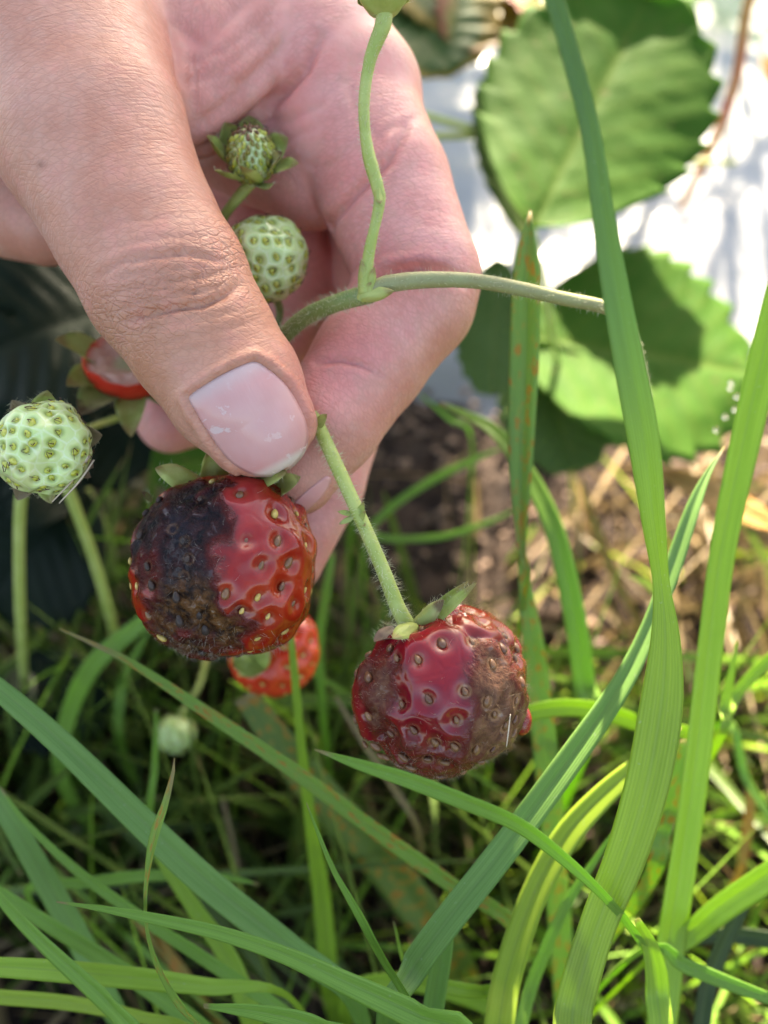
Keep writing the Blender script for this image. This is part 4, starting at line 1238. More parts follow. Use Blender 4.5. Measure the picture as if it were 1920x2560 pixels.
def leaflet_geo(base, tip, width, nrm, teeth=10, fold=.25, curl=-.12, droop=.06, nu=110, nv=29, seed=0, thick=.3, quilt=.45):
    base, tip = np.array(base, float), np.array(tip, float)
    ax = tip - base; L = np.linalg.norm(ax); ax /= L
    nrm = np.array(nrm, float); n = unit(nrm - ax * (nrm @ ax)); b = np.cross(n, ax)
    u, v = np.meshgrid(np.linspace(0, 1, nu), np.linspace(-1, 1, nv), indexing='ij')
    w = width / 2 * np.sin(math.pi * np.clip(u, 0, 1) ** 1.18) ** .52
    w = w * (1 + .0 * u)
    av = np.abs(v)
    fr = (u * teeth) % 1.0
    tooth = np.where(u > .22, (np.where(fr < .72, fr / .72, (1 - fr) / .28)), 0) * np.clip(1.1 - u, 0, 1) ** .2
    out = av ** 7 * tooth * width * .075
    x = v * w + np.sign(v) * out * .8
    y = u * L + out * .7 - .06 * L * av ** 2 * 0
    # veins
    cpos = u - .30 * av * (w / (width / 2 + 1e-9))
    per = (cpos * 8.5 + .15 * np.sign(v)) % 1.0
    dv = np.abs(per - .5)
    side = np.exp(-((.5 - dv) / .07) ** 2) * sstep(1.02, .75, av)
    mid = np.exp(-(x / (.9 - .5 * u)) ** 2)
    vein = np.clip(np.maximum(side * .7, mid), 0, 1)
    pz = np.stack([x, y, x * 0], -1) / 9
    z = fold * np.abs(x) * (1 - .35 * av) + curl * L * (u - .35) ** 2 + droop * width * av ** 2 * np.sin(u * 5 + seed)
    z = z + quilt * (np.cos((per - .5) * 2 * math.pi) * -.5) * sstep(.02, .25, av) - .35 * mid + 1.2 * (fbm(pz, seed, 2) - .5)
    V0 = base + x[..., None] * b + y[..., None] * ax + z[..., None] * n
    V = np.concatenate([V0.reshape(-1, 3), (V0 - n * thick).reshape(-1, 3)])
    i, j = np.meshgrid(np.arange(nu - 1), np.arange(nv - 1), indexing='ij')
    a = (i * nv + j).ravel(); m = nu * nv
    F = [np.stack([a, a + nv, a + nv + 1, a + 1], 1), np.stack([a, a + 1, a + nv + 1, a + nv], 1) + m]
    for col, s in ((0, 1), (nv - 1, -1)):
        e = np.arange(nu - 1) * nv + col
        q = np.stack([e, e + m, e + nv + m, e + nv], 1)
        F.append(q if s == 1 else q[:, ::-1])
    rimd = np.tile((1 - av).ravel(), 2)
    return V, np.concatenate(F), {'vein': np.tile(vein.ravel(), 2), 'rimdist': rimd}

def leaf(name, label, leaflets, petiole=None, mat=None, pr=1.0, group='strawberry leaves', pmat=None):
    r0 = c2w(np.array(leaflets[0][0]))
    o = thing(name, r0, label, 'leaf', group)
    for i, q in enumerate(leaflets):
        kw = dict(q[4]) if len(q) > 4 else {}
        m_ = kw.pop('mat', mat)
        V, F, at = leaflet_geo(q[0], q[1], q[2], q[3], seed=kw.pop('seed', i + len(label)), **kw)
        part('leaflet', c2w(V), F, m_, o, attrs=at)
    if petiole: stem_part('petiole', petiole, pr, pmat or M_stem, o, 0, 30)
    return o

leaf('strawberry_leaf', 'large sunlit toothed strawberry leaf against the white film', [
    (B(1150, 497, 238), B(1395, 0, 268), 66, (.15, -.55, -1), dict(fold=.08, curl=.03, teeth=9, quilt=.22)),
    (B(1138, 512, 258), B(1066, 172, 272), 23, (.15, -.7, -.8), dict(fold=.35, curl=-.03, teeth=9, quilt=.2, mat=M_leaf_l))],
    [B(1150, 500, 236), B(1172, 600, 242), B(1200, 760, 262), B(1230, 900, 300)], M_leaf)
leaf('strawberry_leaf', 'pale green toothed strawberry leaf behind the tall grass on the right', [
    (B(1110, 720, 276), B(1628, 800, 262), 83, (.05, -.62, -1), dict(fold=.08, curl=-.04, teeth=10, quilt=.25)),
    (B(1150, 740, 272), B(1250, 1010, 260), 38, (0, -.75, -.8), dict(fold=.2, teeth=9, mat=M_leaf_l))],
    [B(1130, 722, 277), B(1190, 850, 290), B(1230, 1000, 310), B(1240, 1120, 335)], M_leaf)
leaf('strawberry_leaf', 'shaded blue-green leaf edge just right of the bent knuckle', [
    (B(1075, 560, 262), B(1060, 850, 256), 22, (-.1, -.7, -.9), dict(teeth=9))], None, M_leaf_l)
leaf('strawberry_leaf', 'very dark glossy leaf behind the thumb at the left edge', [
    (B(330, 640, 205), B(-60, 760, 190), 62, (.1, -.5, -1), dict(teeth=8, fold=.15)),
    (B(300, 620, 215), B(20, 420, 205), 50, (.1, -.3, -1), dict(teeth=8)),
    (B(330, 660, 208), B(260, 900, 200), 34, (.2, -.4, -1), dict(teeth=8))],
    [B(330, 640, 206), B(420, 760, 230), B(430, 980, 290)], M_leaf_dark_shade)
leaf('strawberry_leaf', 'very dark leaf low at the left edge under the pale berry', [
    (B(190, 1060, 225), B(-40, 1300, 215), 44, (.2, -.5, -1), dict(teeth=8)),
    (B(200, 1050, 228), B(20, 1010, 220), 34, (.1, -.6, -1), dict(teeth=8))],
    [B(190, 1060, 226), B(240, 1180, 250), B(250, 1330, 300)], M_leaf_dark_shade)
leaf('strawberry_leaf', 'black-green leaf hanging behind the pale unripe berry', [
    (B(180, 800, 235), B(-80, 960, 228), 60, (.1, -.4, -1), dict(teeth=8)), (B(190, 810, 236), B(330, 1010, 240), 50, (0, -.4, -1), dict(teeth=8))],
    [B(180, 800, 235), B(230, 950, 260), B(240, 1150, 310)], M_leaf_dark_shade)
leaf('strawberry_leaf', 'small green leaf below the bitten berry', [
    (B(520, 980, 215), B(330, 1010, 210), 20, (0, -.5, -1), dict(teeth=7)),
    (B(520, 990, 215), B(400, 1080, 208), 18, (0, -.5, -1), dict(teeth=7))],
    [B(520, 985, 215), B(560, 1100, 240), B(560, 1250, 300)], M_leaf)
leaf('strawberry_leaf', 'dark green leaf with yellow and red edges at the top behind the hand', [
    (B(800, -60, 330), B(975, 130, 300), 62, (.1, -.4, -1), dict(teeth=9)),
    (B(840, -90, 330), B(1040, 40, 310), 40, (.1, -.4, -1), dict(teeth=9))],
    [B(805, -60, 330), B(760, 100, 350), B(760, 260, 400)], M_leaf_r)
leaf('strawberry_leaf', 'yellowing blotched leaf at the top centre', [
    (B(1130, -60, 330), B(985, 95, 305), 34, (.2, -.5, -1), dict(teeth=9)),
    (B(1140, -70, 330), B(1200, 60, 300), 30, (.1, -.6, -1), dict(teeth=9, mat=M_leaf_y))],
    [B(1135, -60, 330), B(1160, 100, 360), B(1150, 200, 400)], M_leaf_y)
leaf('strawberry_leaf', 'shadowed leaf along the top edge above the large sunlit leaf', [
    (B(1180, -20, 300), B(1530, -25, 285), 44, (.0, -.6, -1), dict(teeth=9))], [B(1180, -20, 300), B(1120, 30, 330), B(1110, 160, 380)], M_leaf)
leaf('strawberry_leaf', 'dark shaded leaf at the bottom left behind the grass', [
    (B(40, 1420, 235), B(190, 1600, 225), 26, (0, -.6, -1), dict(teeth=8)),], [B(40, 1420, 235), B(0, 1450, 260), B(-20, 1500, 290)], M_leaf_dark_shade)

# orange runner and dead leaf on the right
kk = NT('orange_runner'); p_ = kk.obj()
M_runner = kk.done(kk.bsdf(Base_Color=kk.mix(kk.ramp(kk.noise(p_, 60, 3), .35, .65), (0.52, 0.24, 0.06), (0.50, 0.11, 0.05)), Roughness=.4))
W_, r_, V_, F_ = stem_geo([B(1640, -60, 300), B(1612, 30, 305), B(1590, 170, 315), B(1545, 300, 325), B(1495, 400, 332), B(1470, 450, 338)], [1.9, 2.1, 2.0, 1.9, 1.7, 1.3], 50)
tag(part('runner_stem', V_, F_, M_runner), 'orange-red runner stem crossing the white film at the upper right', 'stem')
W_, r_, V_, F_ = stem_geo([B(1450, 352, 318), B(1510, 350, 316), B(1588, 352, 316)], [.9, 1.1, 1.0], 20)
kk = NT('yellow_stub'); M_stub = kk.done(kk.bsdf(Base_Color=(0.42, 0.44, 0.10), Roughness=.5))
tag(part('plant_stub', V_, F_, M_stub), 'short yellow-green stub lying across the orange runner', 'stem')
leaf('dead_leaf', 'orange dead leaf lying on the soil at the right edge', [
    (B(1420, 1020, 262), B(1680, 1130, 250), 12, (.1, -.8, -1), dict(teeth=4, fold=.3, quilt=.2))], None, M_leaf_o, group=None)
leaf('dead_leaf', 'curled brown-orange scrap at the right edge near the top', [
    (B(1650, 120, 330), B(1700, 210, 330), 12, (-.2, -.6, -1), dict(teeth=4, fold=.4))], None, M_leaf_o, group=None)
for lab, pts in (('thin green petiole running left from the large sunlit leaf, upper of two', [B(1045, 285, 262), B(960, 262, 270), B(860, 235, 285), B(780, 240, 320)]),
                 ('thin green petiole running left from the large sunlit leaf, lower of two', [B(1045, 292, 264), B(960, 294, 275), B(880, 297, 290), B(800, 330, 330)]),
                 ('upright green petiole under the pale unripe berry', [B(70, 960, 170), B(45, 1080, 178), B(42, 1250, 190), B(48, 1400, 210), B(60, 1560, 255)]),
                 ('slanting green petiole left of the rotten berry', [B(110, 960, 174), B(160, 1090, 182), B(200, 1200, 192), B(240, 1340, 210), B(265, 1460, 260)])):
    W_, r_, V_, F_ = stem_geo(pts, 1.2, 40)
    tag(part('leaf_petiole', V_, F_, M_stem), lab, 'petiole', 'leaf petioles')

# ---------------------------------------------------------------- the red berry and the small green one lying in the grass
M_red = rotten_material('ripe_berry_skin', (0.52, 0.022, 0.010), (0.62, 0.05, 0.016), (0.66, 0.09, 0.03))
def ripe_plain(c, R3, ax, n, seed, label):
    sd_ = seed_dirs(n, ax, .8, .05, seed)
    def ex(P, N, D, h, at, near):
        for k_ in ('rot', 'brown', 'mold', 'tanring'): at[k_] = np.zeros(len(P))
        at['pale'] = np.full(len(P), .25)
        return h
    V, F, at, S, N = berry_body(c, R3, ax, sd_, 48, 2.1, .7, 1.2, .04, seed, ex, pinch=.15)
    o = thing('strawberry', c2w(c), label, 'strawberry')
    part('flesh', c2w(V), F, M_red, o, attrs=at)
    set_seeds(o, ME_yl, S, N, ax, sink=.35, seed=seed)
    return o
cR = B(596, 1402, 172)
gR = ripe_plain(cR, (9.6, 9.6, 9), (-.45, -.1, -.88), 70, 60, 'bright red strawberry low in the grass behind the rotten one')
for i, (t_, w_) in enumerate((((500, 1400), 5), ((500, 1445), 4.5), ((545, 1470), 5), ((592, 1405), 5), ((560, 1375), 4.5))):
    sepal(gR, B(545, 1428, 164), B(t_[0], t_[1], 160), w_, (0, -.3, -1), M_sep, hairs=0, cup=-.2)
stem_part('stem', [B(545, 1428, 164), B(500, 1400, 158), B(440, 1380, 158)], .8, M_stem, gR)
green2 = green_berry('small blurred green berry deep in the grass at lower left', B(382, 1585, 222), (4.9, 4.9, 4.8), (.2, -.7, .2), 50, 71, group=None)
stem_part('stem', [B(390, 1545, 223), B(430, 1480, 228), B(450, 1400, 240)], .7, M_stem, green2)

# ---------------------------------------------------------------- unseen leafy screen added beyond the bed to throw shade over the hand
def shade_screen():
    g = np.random.default_rng(44)
    sh = np.array((math.sin(SUN_AZ), math.cos(SUN_AZ), 0)); rt = np.array((sh[1], -sh[0], 0))
    e0 = np.array((0.0155, .115, 0)) + sh * 1.10 + rt * SCREEN_EDGE          # the screen ends here, setting the edge of its shade
    c = e0 - rt * .60
    root = thing('shade_screen', c, 'unseen leafy screen added above the top of the picture to shade the hand', 'shade_screen')
    n = 15000
    P = c + rt * g.uniform(-.60, .585, (n, 1)) + sh * g.uniform(-.16, .16, (n, 1)) + np.array((0, 0, 1.)) * g.uniform(.10, 1.35, (n, 1))
    ax = unit(g.normal(0, 1, (n, 3)) + (0, 0, -.3)); nn = unit(g.normal(0, 1, (n, 3)) - sh * 1.0); b = unit(np.cross(nn, ax)); nn = np.cross(ax, b)
    L = g.uniform(.030, .045, (n, 1)); w = L * .33
    V = []
    for t, s in ((0, .0), (.3, 1), (.7, .8), (1, 0)):
        for q in ((-1, 1) if 0 < t < 1 else (0,)):
            V.append(P + ax * L * (t - .5) + b * w * s * q + nn * (.05 * L * abs(q) - .1 * L * t * t))
    V = np.stack(V, 1).reshape(-1, 3)
    o = np.arange(n)[:, None] * 6
    F = np.concatenate([o + np.array(q) for q in ((0, 2, 1), (1, 2, 4), (1, 4, 3), (3, 4, 5))])
    part('foliage', V, F, M_leaf, root, attrs={'vein': np.zeros(len(V)), 'rimdist': np.ones(len(V))})
    for i in range(6):
        x0 = c + rt * (-.5 + i * .2)
        Pp = spline([list(x0), list(x0 + rt * g.uniform(-.04, .04) + np.array((0, 0, .5))), list(x0 + rt * g.uniform(-.05, .05) + np.array((0, 0, 1.2)))], 14)
        v, f = tube_geo(Pp, np.linspace(.014, .004, 14), 8)
        part('trunk', v, f, M_stem_b, root)
SCREEN_EDGE = 0.021
shade_screen()
# ================================================================ grass
def grass_material(name, c0, c1, tcol, rust=0.0, trans=.40, rough=.4, tipdry=0.035, shadecol=None):
    k = NT(name)
    ac, al, mm = k.attr('across'), k.attr('along'), k.attr('mm')
    p = k.obj()
    n1 = k.noise(k.xyz(k.math('MULTIPLY', ac, 6), k.math('MULTIPLY', mm, .05), k.math('MULTIPLY', k.rand(), 50)), 1.0, 2)
    strk = k.noise(k.xyz(k.math('MULTIPLY', ac, 26), k.math('MULTIPLY', mm, .035), k.math('MULTIPLY', k.rand(), 9)), 1.0, 3)
    c = k.mix(k.ramp(n1, .3, .7), c0, c1)
    c = k.mix(k.math('MULTIPLY', k.ramp(strk, .52, .68), .35), c, k.mix(.5, c1, (0.36, 0.42, 0.16)))
    midr = k.ramp(k.math('ABSOLUTE', ac), .02, .11, 1.0, 0.0)
    c = k.mix(k.math('MULTIPLY', midr, .35), c, (0.20, 0.28, 0.09))
    if shadecol is not None: c = k.mix(k.ramp(al, .42, .75), c, k.mix(k.ramp(n1, .3, .7), shadecol, tuple(x * 1.25 for x in shadecol)))
    if tipdry: c = k.mix(k.ramp(k.math('ADD', al, k.math('MULTIPLY', k.math('SUBTRACT', n1, .5), .03)), 1 - tipdry, 1 - tipdry * .4), c, (0.34, 0.24, 0.12))
    if rust:
        sp = k.noise(k.xyz(k.math('MULTIPLY', ac, 2.2), k.math('MULTIPLY', mm, .38), k.math('MULTIPLY', k.rand(), 40)), 1.0, 2, .6)
        f1 = k.ramp(sp, .63 - .06 * rust, .69 - .06 * rust)
        c = k.mix(k.math('MULTIPLY', k.ramp(sp, .55 - .06 * rust, .66 - .06 * rust), .5), c, (0.36, 0.36, 0.07))
        c = k.mix(f1, c, (0.50, 0.19, 0.03))
    fl = k.ramp(k.noise(p, 1400, 2), .70, .74)
    c = k.mix(k.math('MULTIPLY', fl, .35), c, (0.42, 0.48, 0.34))
    wv = k.n('TexWave', wave_type='BANDS', bands_direction='X'); k.put(wv.inputs['Vector'], k.xyz(ac, 0, 0)); wv.inputs['Scale'].default_value = 1.9; wv.inputs['Distortion'].default_value = 0
    c = k.mix(k.math('MULTIPLY', wv.outputs['Fac'], .34), c, k.mix(.5, c0, (0.05, 0.11, 0.02)))
    n = k.bump(k.math('ADD', wv.outputs['Fac'], k.math('MULTIPLY', k.noise(p, 1500, 2), .5)), .35, .00008)
    t = k.mix(.6, c, tcol)
    return k.done(k.mixs(trans, k.bsdf(Base_Color=c, Roughness=rough, Normal=n, Specular_IOR_Level=.35), k.translucent(t, n)))

G = {
 'blue': grass_material('grass_blue_green', (0.150, 0.300, 0.070), (0.205, 0.375, 0.098), (0.224, 0.453, 0.051)),
 'mid': grass_material('grass_mid_green', (0.160, 0.316, 0.046), (0.224, 0.408, 0.063), (0.288, 0.543, 0.033)),
 'yel': grass_material('grass_yellow_green', (0.256, 0.377, 0.033), (0.337, 0.467, 0.051), (0.447, 0.620, 0.025)),
 'bright': grass_material('grass_bright', (0.241, 0.408, 0.041), (0.320, 0.498, 0.057), (0.416, 0.620, 0.033)),
 'rust': grass_material('grass_rusty', (0.160, 0.303, 0.063), (0.224, 0.377, 0.083), (0.288, 0.484, 0.041), rust=1.0),
 'rusty': grass_material('grass_rusty_dry_tip', (0.192, 0.332, 0.051), (0.241, 0.408, 0.067), (0.320, 0.512, 0.041), rust=.8, tipdry=.14),
 'big': grass_material('grass_broad_shaded_top', (0.228, 0.343, 0.039), (0.296, 0.417, 0.053), (0.343, 0.521, 0.029), shadecol=(0.097, 0.208, 0.072)),  # shade on the upper blade is put into the darker tip colour
 'under': grass_material('grass_shade_undergrowth', (0.056, 0.099, 0.020), (0.087, 0.140, 0.031), (0.102, 0.180, 0.025), trans=.22),  # darkened copy: deep shade between the blades is put into the colour
 'dark': grass_material('grass_shade_dark', (0.029, 0.055, 0.015), (0.046, 0.081, 0.022), (0.092, 0.170, 0.018)),  # colour darkened in place of the shade low in the grass
 'dull': grass_material('grass_dull_rusty', (0.120, 0.196, 0.051), (0.160, 0.242, 0.063), (0.192, 0.303, 0.041), rust=1.2),
 'dry': grass_material('grass_dry', (0.24, 0.155, 0.085), (0.34, 0.24, 0.14), (0.35, 0.24, 0.11), trans=.2),
 'orange': grass_material('grass_orange', (0.336, 0.202, 0.042), (0.302, 0.277, 0.059), (0.420, 0.252, 0.042), rust=1.6),
}

def blade_geo(rows, fold=.35, roll=0.0, twist=0.0, n=90, m=9, thick=.16, wave=0.0, seed=0, start=None):
    """rows: camera mm points + width in mm"""
    S = spline(rows, n)
    P, w = S[:, :3], np.maximum(S[:, 3], .05)
    T = unit(np.gradient(P, axis=0))
    view = np.array((0, 0, -1.0))
    side = unit(np.cross(T, np.broadcast_to(view, T.shape))); nn = np.cross(side, T)
    t = np.linspace(0, 1, n)
    ang = R(roll) + R(twist) * t + wave * np.sin(t * 9 + seed)
    ca, sa = np.cos(ang)[:, None], np.sin(ang)[:, None]
    sd, nr = side * ca + nn * sa, nn * ca - side * sa
    q = np.linspace(-1, 1, m)
    Vt, Vb, al, ac, mmv = [], [], [], [], []
    L = np.concatenate([[0], np.cumsum(np.linalg.norm(np.diff(P, axis=0), axis=1))])
    for j in range(m):
        off = fold * (w / 2) * (abs(q[j]) - .4 * q[j] ** 2)
        c = P + sd * (w / 2 * q[j])[:, None] + nr * off[:, None]
        th = (thick * (1 - .8 * abs(q[j]) ** 3) * np.clip(w / 3, .25, 1))[:, None]
        Vt.append(c + nr * th / 2); Vb.append(c - nr * th / 2)
    if start is not None:              # the part below the first given point is root: 'along' counts from there
        i0 = np.linalg.norm(P - np.array(start), axis=1).argmin(); t = np.clip((L - L[i0]) / (L[-1] - L[i0]), 0, 1)
    V = np.concatenate([np.stack(Vt, 1).reshape(-1, 3), np.stack(Vb, 1).reshape(-1, 3)])
    al = np.repeat(t, m); ac = np.tile(q, n); mmv = np.repeat(L, m)
    i, j = np.meshgrid(np.arange(n - 1), np.arange(m - 1), indexing='ij')
    a = (i * m + j).ravel(); o = n * m
    F = [np.stack([a, a + 1, a + m + 1, a + m], 1), np.stack([a, a + m, a + m + 1, a + 1], 1) + o]
    for col in (0, m - 1):
        e = np.arange(n - 1) * m + col
        x = np.stack([e, e + m, e + m + o, e + o], 1)
        F.append(x if col == 0 else x[:, ::-1])
    for row in (0, n - 1):
        e = row * m + np.arange(m - 1)
        x = np.stack([e, e + o, e + 1 + o, e + 1], 1)
        F.append(x if row == 0 else x[:, ::-1])
    return V, np.concatenate(F), {'along': np.tile(al, 2), 'across': np.tile(ac, 2), 'mm': np.tile(mmv, 2)}

BLADES = []
def blade(label, mat, rows, **kw):
    """rows: x, y, depth, width all as seen in the 1659 x 2212 frame; the last row is the tip"""
    loose_ = kw.pop('loose', False)
    cr = max(.35, math.cos(R(kw.get('roll', 0))))
    rr = [list(B(x, y, d)) + [w / FD * d / cr * .86] for x, y, d, w in rows]
    if not loose_:   # carry the base on down to the ground
        w0 = c2w(np.array(rr[0][:3])); back = w0 - c2w(np.array(rr[1][:3]))
        for f_, z_ in ((.45, .45), (.6, .0)):
            g0 = w0 + back * f_ * .5; g0[2] = max(w0[2] * z_, 0)
            rr.insert(0, list(w2c(g0)) + [rr[0][3] * .8])
    V, F, at = blade_geo(rr, start=B(*rows[0][:3]), **kw)
    o = part('grass_blade', c2w(V), F, G[mat], attrs=at)
    tag(o, label, 'grass blade', 'grass blades round the hand')
    BLADES.append(o)

blade('broad yellow-green blade sweeping the whole height right of centre, nearest the camera', 'big',
      [(1215, 2330, 122, 90), (1240, 2170, 119, 95), (1290, 2000, 117, 90), (1350, 1850, 115, 100), (1398, 1690, 113, 108), (1428, 1520, 112, 104), (1437, 1380, 111, 72), (1428, 1260, 110, 42), (1412, 1130, 107, 58), (1390, 950, 103, 78), (1360, 790, 100, 76), (1325, 600, 97, 66), (1300, 440, 94, 54), (1275, 280, 91, 48), (1230, 110, 88, 46), (1185, -40, 85, 42), (1120, -200, 82, 25), (1080, -300, 80, 4)], fold=.25, twist=20, n=150)
blade('blue-green folded blade slanting up to the right below the right-hand berry', 'blue',
      [(840, 2190, 120, 60), (885, 2100, 121, 72), (960, 1995, 122, 74), (1090, 1830, 123, 72), (1230, 1640, 125, 66), (1340, 1480, 127, 54), (1400, 1360, 129, 44), (1450, 1230, 131, 44), (1495, 1100, 133, 36), (1530, 1020, 135, 16), (1565, 965, 137, 3)], fold=.55, roll=8, n=110)
blade('tall bright blade along the right edge with sharp shadow stripes', 'bright',
      [(1400, 2300, 150, 80), (1450, 2000, 146, 78), (1495, 1700, 143, 72), (1530, 1400, 140, 70), (1560, 1170, 138, 72), (1612, 920, 136, 84), (1665, 690, 134, 80), (1720, 450, 132, 50), (1760, 250, 130, 5)], fold=.45, roll=-10, n=110)
blade('rust-spotted folded blade standing between the knuckle and the tall blades', 'rust',
      [(1132, 1300, 158, 14), (1127, 1180, 154, 22), (1125, 1000, 150, 58), (1132, 800, 147, 72), (1136, 650, 145, 70), (1138, 560, 144, 56), (1141, 510, 144, 34), (1146, 455, 144, 4)], fold=.8, roll=12)
blade('rusty blade rising behind the right-hand berry', 'rust',
      [(1225, 2250, 185, 60), (1205, 1950, 176, 60), (1180, 1650, 168, 62), (1152, 1400, 162, 56), (1130, 1240, 158, 26), (1126, 1170, 156, 8)], fold=.3)
blade('bright arching blade bending down right of the right-hand berry', 'mid',
      [(1275, 1560, 178, 52), (1262, 1480, 176, 56), (1240, 1330, 173, 56), (1195, 1140, 172, 50), (1130, 1010, 176, 44), (1060, 925, 182, 30), (950, 870, 190, 8)], fold=.35)
blade('blade with grey tip crossing in front of the right-hand berry', 'mid',
      [(1440, 2130, 135, 14), (1375, 2020, 121, 20), (1310, 1940, 113, 24), (1220, 1855, 110, 34), (1120, 1780, 107, 42), (1000, 1728, 104, 46), (880, 1682, 103, 44), (770, 1648, 103, 30), (680, 1619, 104, 4)], fold=.4, roll=20, loose=True)
blade('long blue-green ribbed blade crossing the lower left diagonally', 'blue',
      [(760, 2150, 140, 50), (620, 2040, 137, 70), (450, 1905, 134, 76), (300, 1765, 131, 72), (130, 1600, 128, 64), (-10, 1480, 126, 52), (-150, 1370, 124, 20)], fold=.5, roll=-5, n=100)
blade('rust-spotted blade with dry tip running under both rotten berries', 'rusty',
      [(1120, 2020, 150, 36), (960, 1900, 147, 40), (800, 1785, 144, 40), (640, 1668, 141, 38), (450, 1540, 138, 32), (290, 1435, 136, 20), (200, 1390, 135, 12), (128, 1358, 134, 4)], fold=.4, n=110)
blade('small twisted blade with orange spots standing up at lower left', 'rusty',
      [(460, 2240, 118, 26), (400, 2180, 116, 36), (345, 2090, 114, 26), (318, 2000, 112, 14), (318, 1900, 111, 18), (335, 1810, 110, 34), (358, 1740, 110, 26), (375, 1670, 110, 14), (377, 1638, 110, 3)], fold=.5, twist=40, n=110)
blade('pale blade with white tip lying across the lower left', 'mid',
      [(1010, 2250, 110, 90), (900, 2190, 109, 82), (760, 2125, 109, 66), (620, 2062, 109, 50), (480, 2015, 109, 42), (330, 1982, 110, 32), (220, 1962, 111, 18), (122, 1948, 112, 4)], fold=.35, roll=10, n=100)
blade('short twisted blade rising at bottom centre with pale tip', 'mid',
      [(930, 2240, 118, 40), (880, 2150, 116, 34), (825, 2060, 114, 36), (775, 1965, 112, 40), (725, 1880, 112, 28), (690, 1800, 112, 18), (662, 1733, 113, 3)], fold=.6, twist=50)
blade('wide flat blade entering from the left near the bottom', 'bright',
      [(620, 2150, 138, 20), (450, 2130, 134, 46), (300, 2112, 131, 58), (120, 2095, 128, 58), (-40, 2085, 126, 50)], fold=.25)
blade('broad blade at the bottom edge left of centre', 'mid',
      [(820, 2290, 113, 90), (680, 2215, 112, 76), (560, 2185, 113, 50), (440, 2172, 114, 14)], fold=.3, roll=15)
blade('thin upright stem-like blade in front of the red berry in the grass', 'bright',
      [(712, 2120, 190, 48), (695, 1930, 180, 46), (668, 1750, 170, 30), (650, 1600, 162, 24), (636, 1450, 156, 20), (624, 1330, 152, 12), (618, 1270, 150, 3)], fold=.5)
blade('yellow-green blade behind the slanting blue-green one', 'yel',
      [(1060, 2290, 136, 70), (1095, 2110, 136, 72), (1150, 1940, 137, 66), (1220, 1810, 138, 66), (1300, 1720, 139, 58), (1380, 1650, 140, 44), (1470, 1570, 142, 8)], fold=.35, roll=10)
blade('blade leaving the right edge low down, bright underside', 'bright',
      [(1390, 2080, 150, 20), (1470, 2030, 147, 56), (1560, 1955, 144, 74), (1670, 1880, 140, 76), (1800, 1780, 136, 50)], fold=.5)
blade('short blade bending down from the broad yellow-green one at the bottom', 'bright',
      [(1405, 2300, 130, 60), (1418, 2140, 127, 62), (1405, 2050, 124, 44), (1375, 1985, 121, 16)], fold=.3)
blade('wide shaded blade at the left edge below the long ribbed one', 'blue',
      [(260, 2200, 160, 64), (180, 2040, 155, 68), (100, 1900, 151, 66), (30, 1780, 148, 56), (-60, 1640, 145, 30)], fold=.3)
blade('narrow blade from the left edge meeting the bottom edge', 'mid',
      [(520, 2290, 152, 50), (360, 2160, 148, 50), (220, 2065, 145, 46), (90, 1985, 142, 40), (-40, 1900, 140, 30)], fold=.4)
blade('thin pale blade parallel below the long ribbed blade', 'mid',
      [(640, 2210, 148, 36), (480, 2095, 146, 36), (320, 1990, 144, 32), (180, 1890, 143, 26), (60, 1780, 142, 16), (0, 1700, 142, 4)], fold=.4)
blade('short lime blade tip at the right edge by the soil', 'bright',
      [(1545, 1610, 156, 26), (1562, 1530, 154, 26), (1580, 1450, 152, 18), (1592, 1382, 151, 3)], fold=.4)
blade('lit blade entering from the right edge at mid height', 'bright',
      [(1545, 1600, 160, 14), (1590, 1500, 158, 30), (1660, 1425, 156, 32), (1760, 1340, 154, 20)], fold=.4)
blade('grazed stub with torn white end at the bottom centre', 'blue',
      [(925, 2300, 134, 54), (935, 2180, 132, 54), (952, 2070, 130, 52), (962, 1985, 128, 48)], fold=.6)
blade('arched bright blade joining the right-hand berry to the tall blade', 'bright',
      [(1500, 1620, 162, 30), (1400, 1570, 156, 42), (1290, 1533, 152, 48), (1180, 1530, 150, 48), (1080, 1570, 150, 40), (1020, 1660, 152, 20)], fold=.3, roll=20)
blade('torn rust-covered stub beside the tall bright blade', 'rust',
      [(1400, 1900, 158, 46), (1430, 1790, 155, 50), (1462, 1690, 152, 54), (1490, 1600, 150, 48)], fold=.3)
blade('wide dull rusty blade behind, under the rotten berries', 'dull',
      [(980, 2080, 205, 100), (850, 1890, 196, 104), (720, 1745, 188, 96), (610, 1610, 182, 84), (530, 1500, 178, 62)], fold=.3)
blade('blurred blade bent over left of the rotten berry', 'mid',
      [(135, 1680, 215, 40), (145, 1560, 208, 44), (200, 1440, 200, 48), (300, 1350, 194, 40), (370, 1290, 190, 20)], fold=.3)
blade('thin arching blade over the bare soil, upper of two', 'mid',
      [(790, 1180, 235, 10), (830, 1110, 230, 18), (920, 1045, 226, 20), (1020, 995, 224, 16), (1090, 965, 224, 5)], fold=.4)
blade('thin arching blade over the bare soil, lower of two', 'mid',
      [(760, 1140, 236, 12), (830, 1162, 230, 18), (950, 1160, 226, 16), (1050, 1130, 224, 14), (1115, 1100, 224, 4)], fold=.4)
blade('thin short blade above the bare soil beside the fingers', 'mid',
      [(1020, 960, 240, 10), (970, 905, 236, 12), (905, 850, 232, 4)], fold=.4)
blade('yellow and orange spotted stalk on the sunlit soil', 'orange',
      [(1390, 1380, 262, 16), (1330, 1250, 258, 22), (1290, 1150, 256, 24), (1265, 1070, 254, 16), (1255, 1020, 254, 5)], fold=.4)
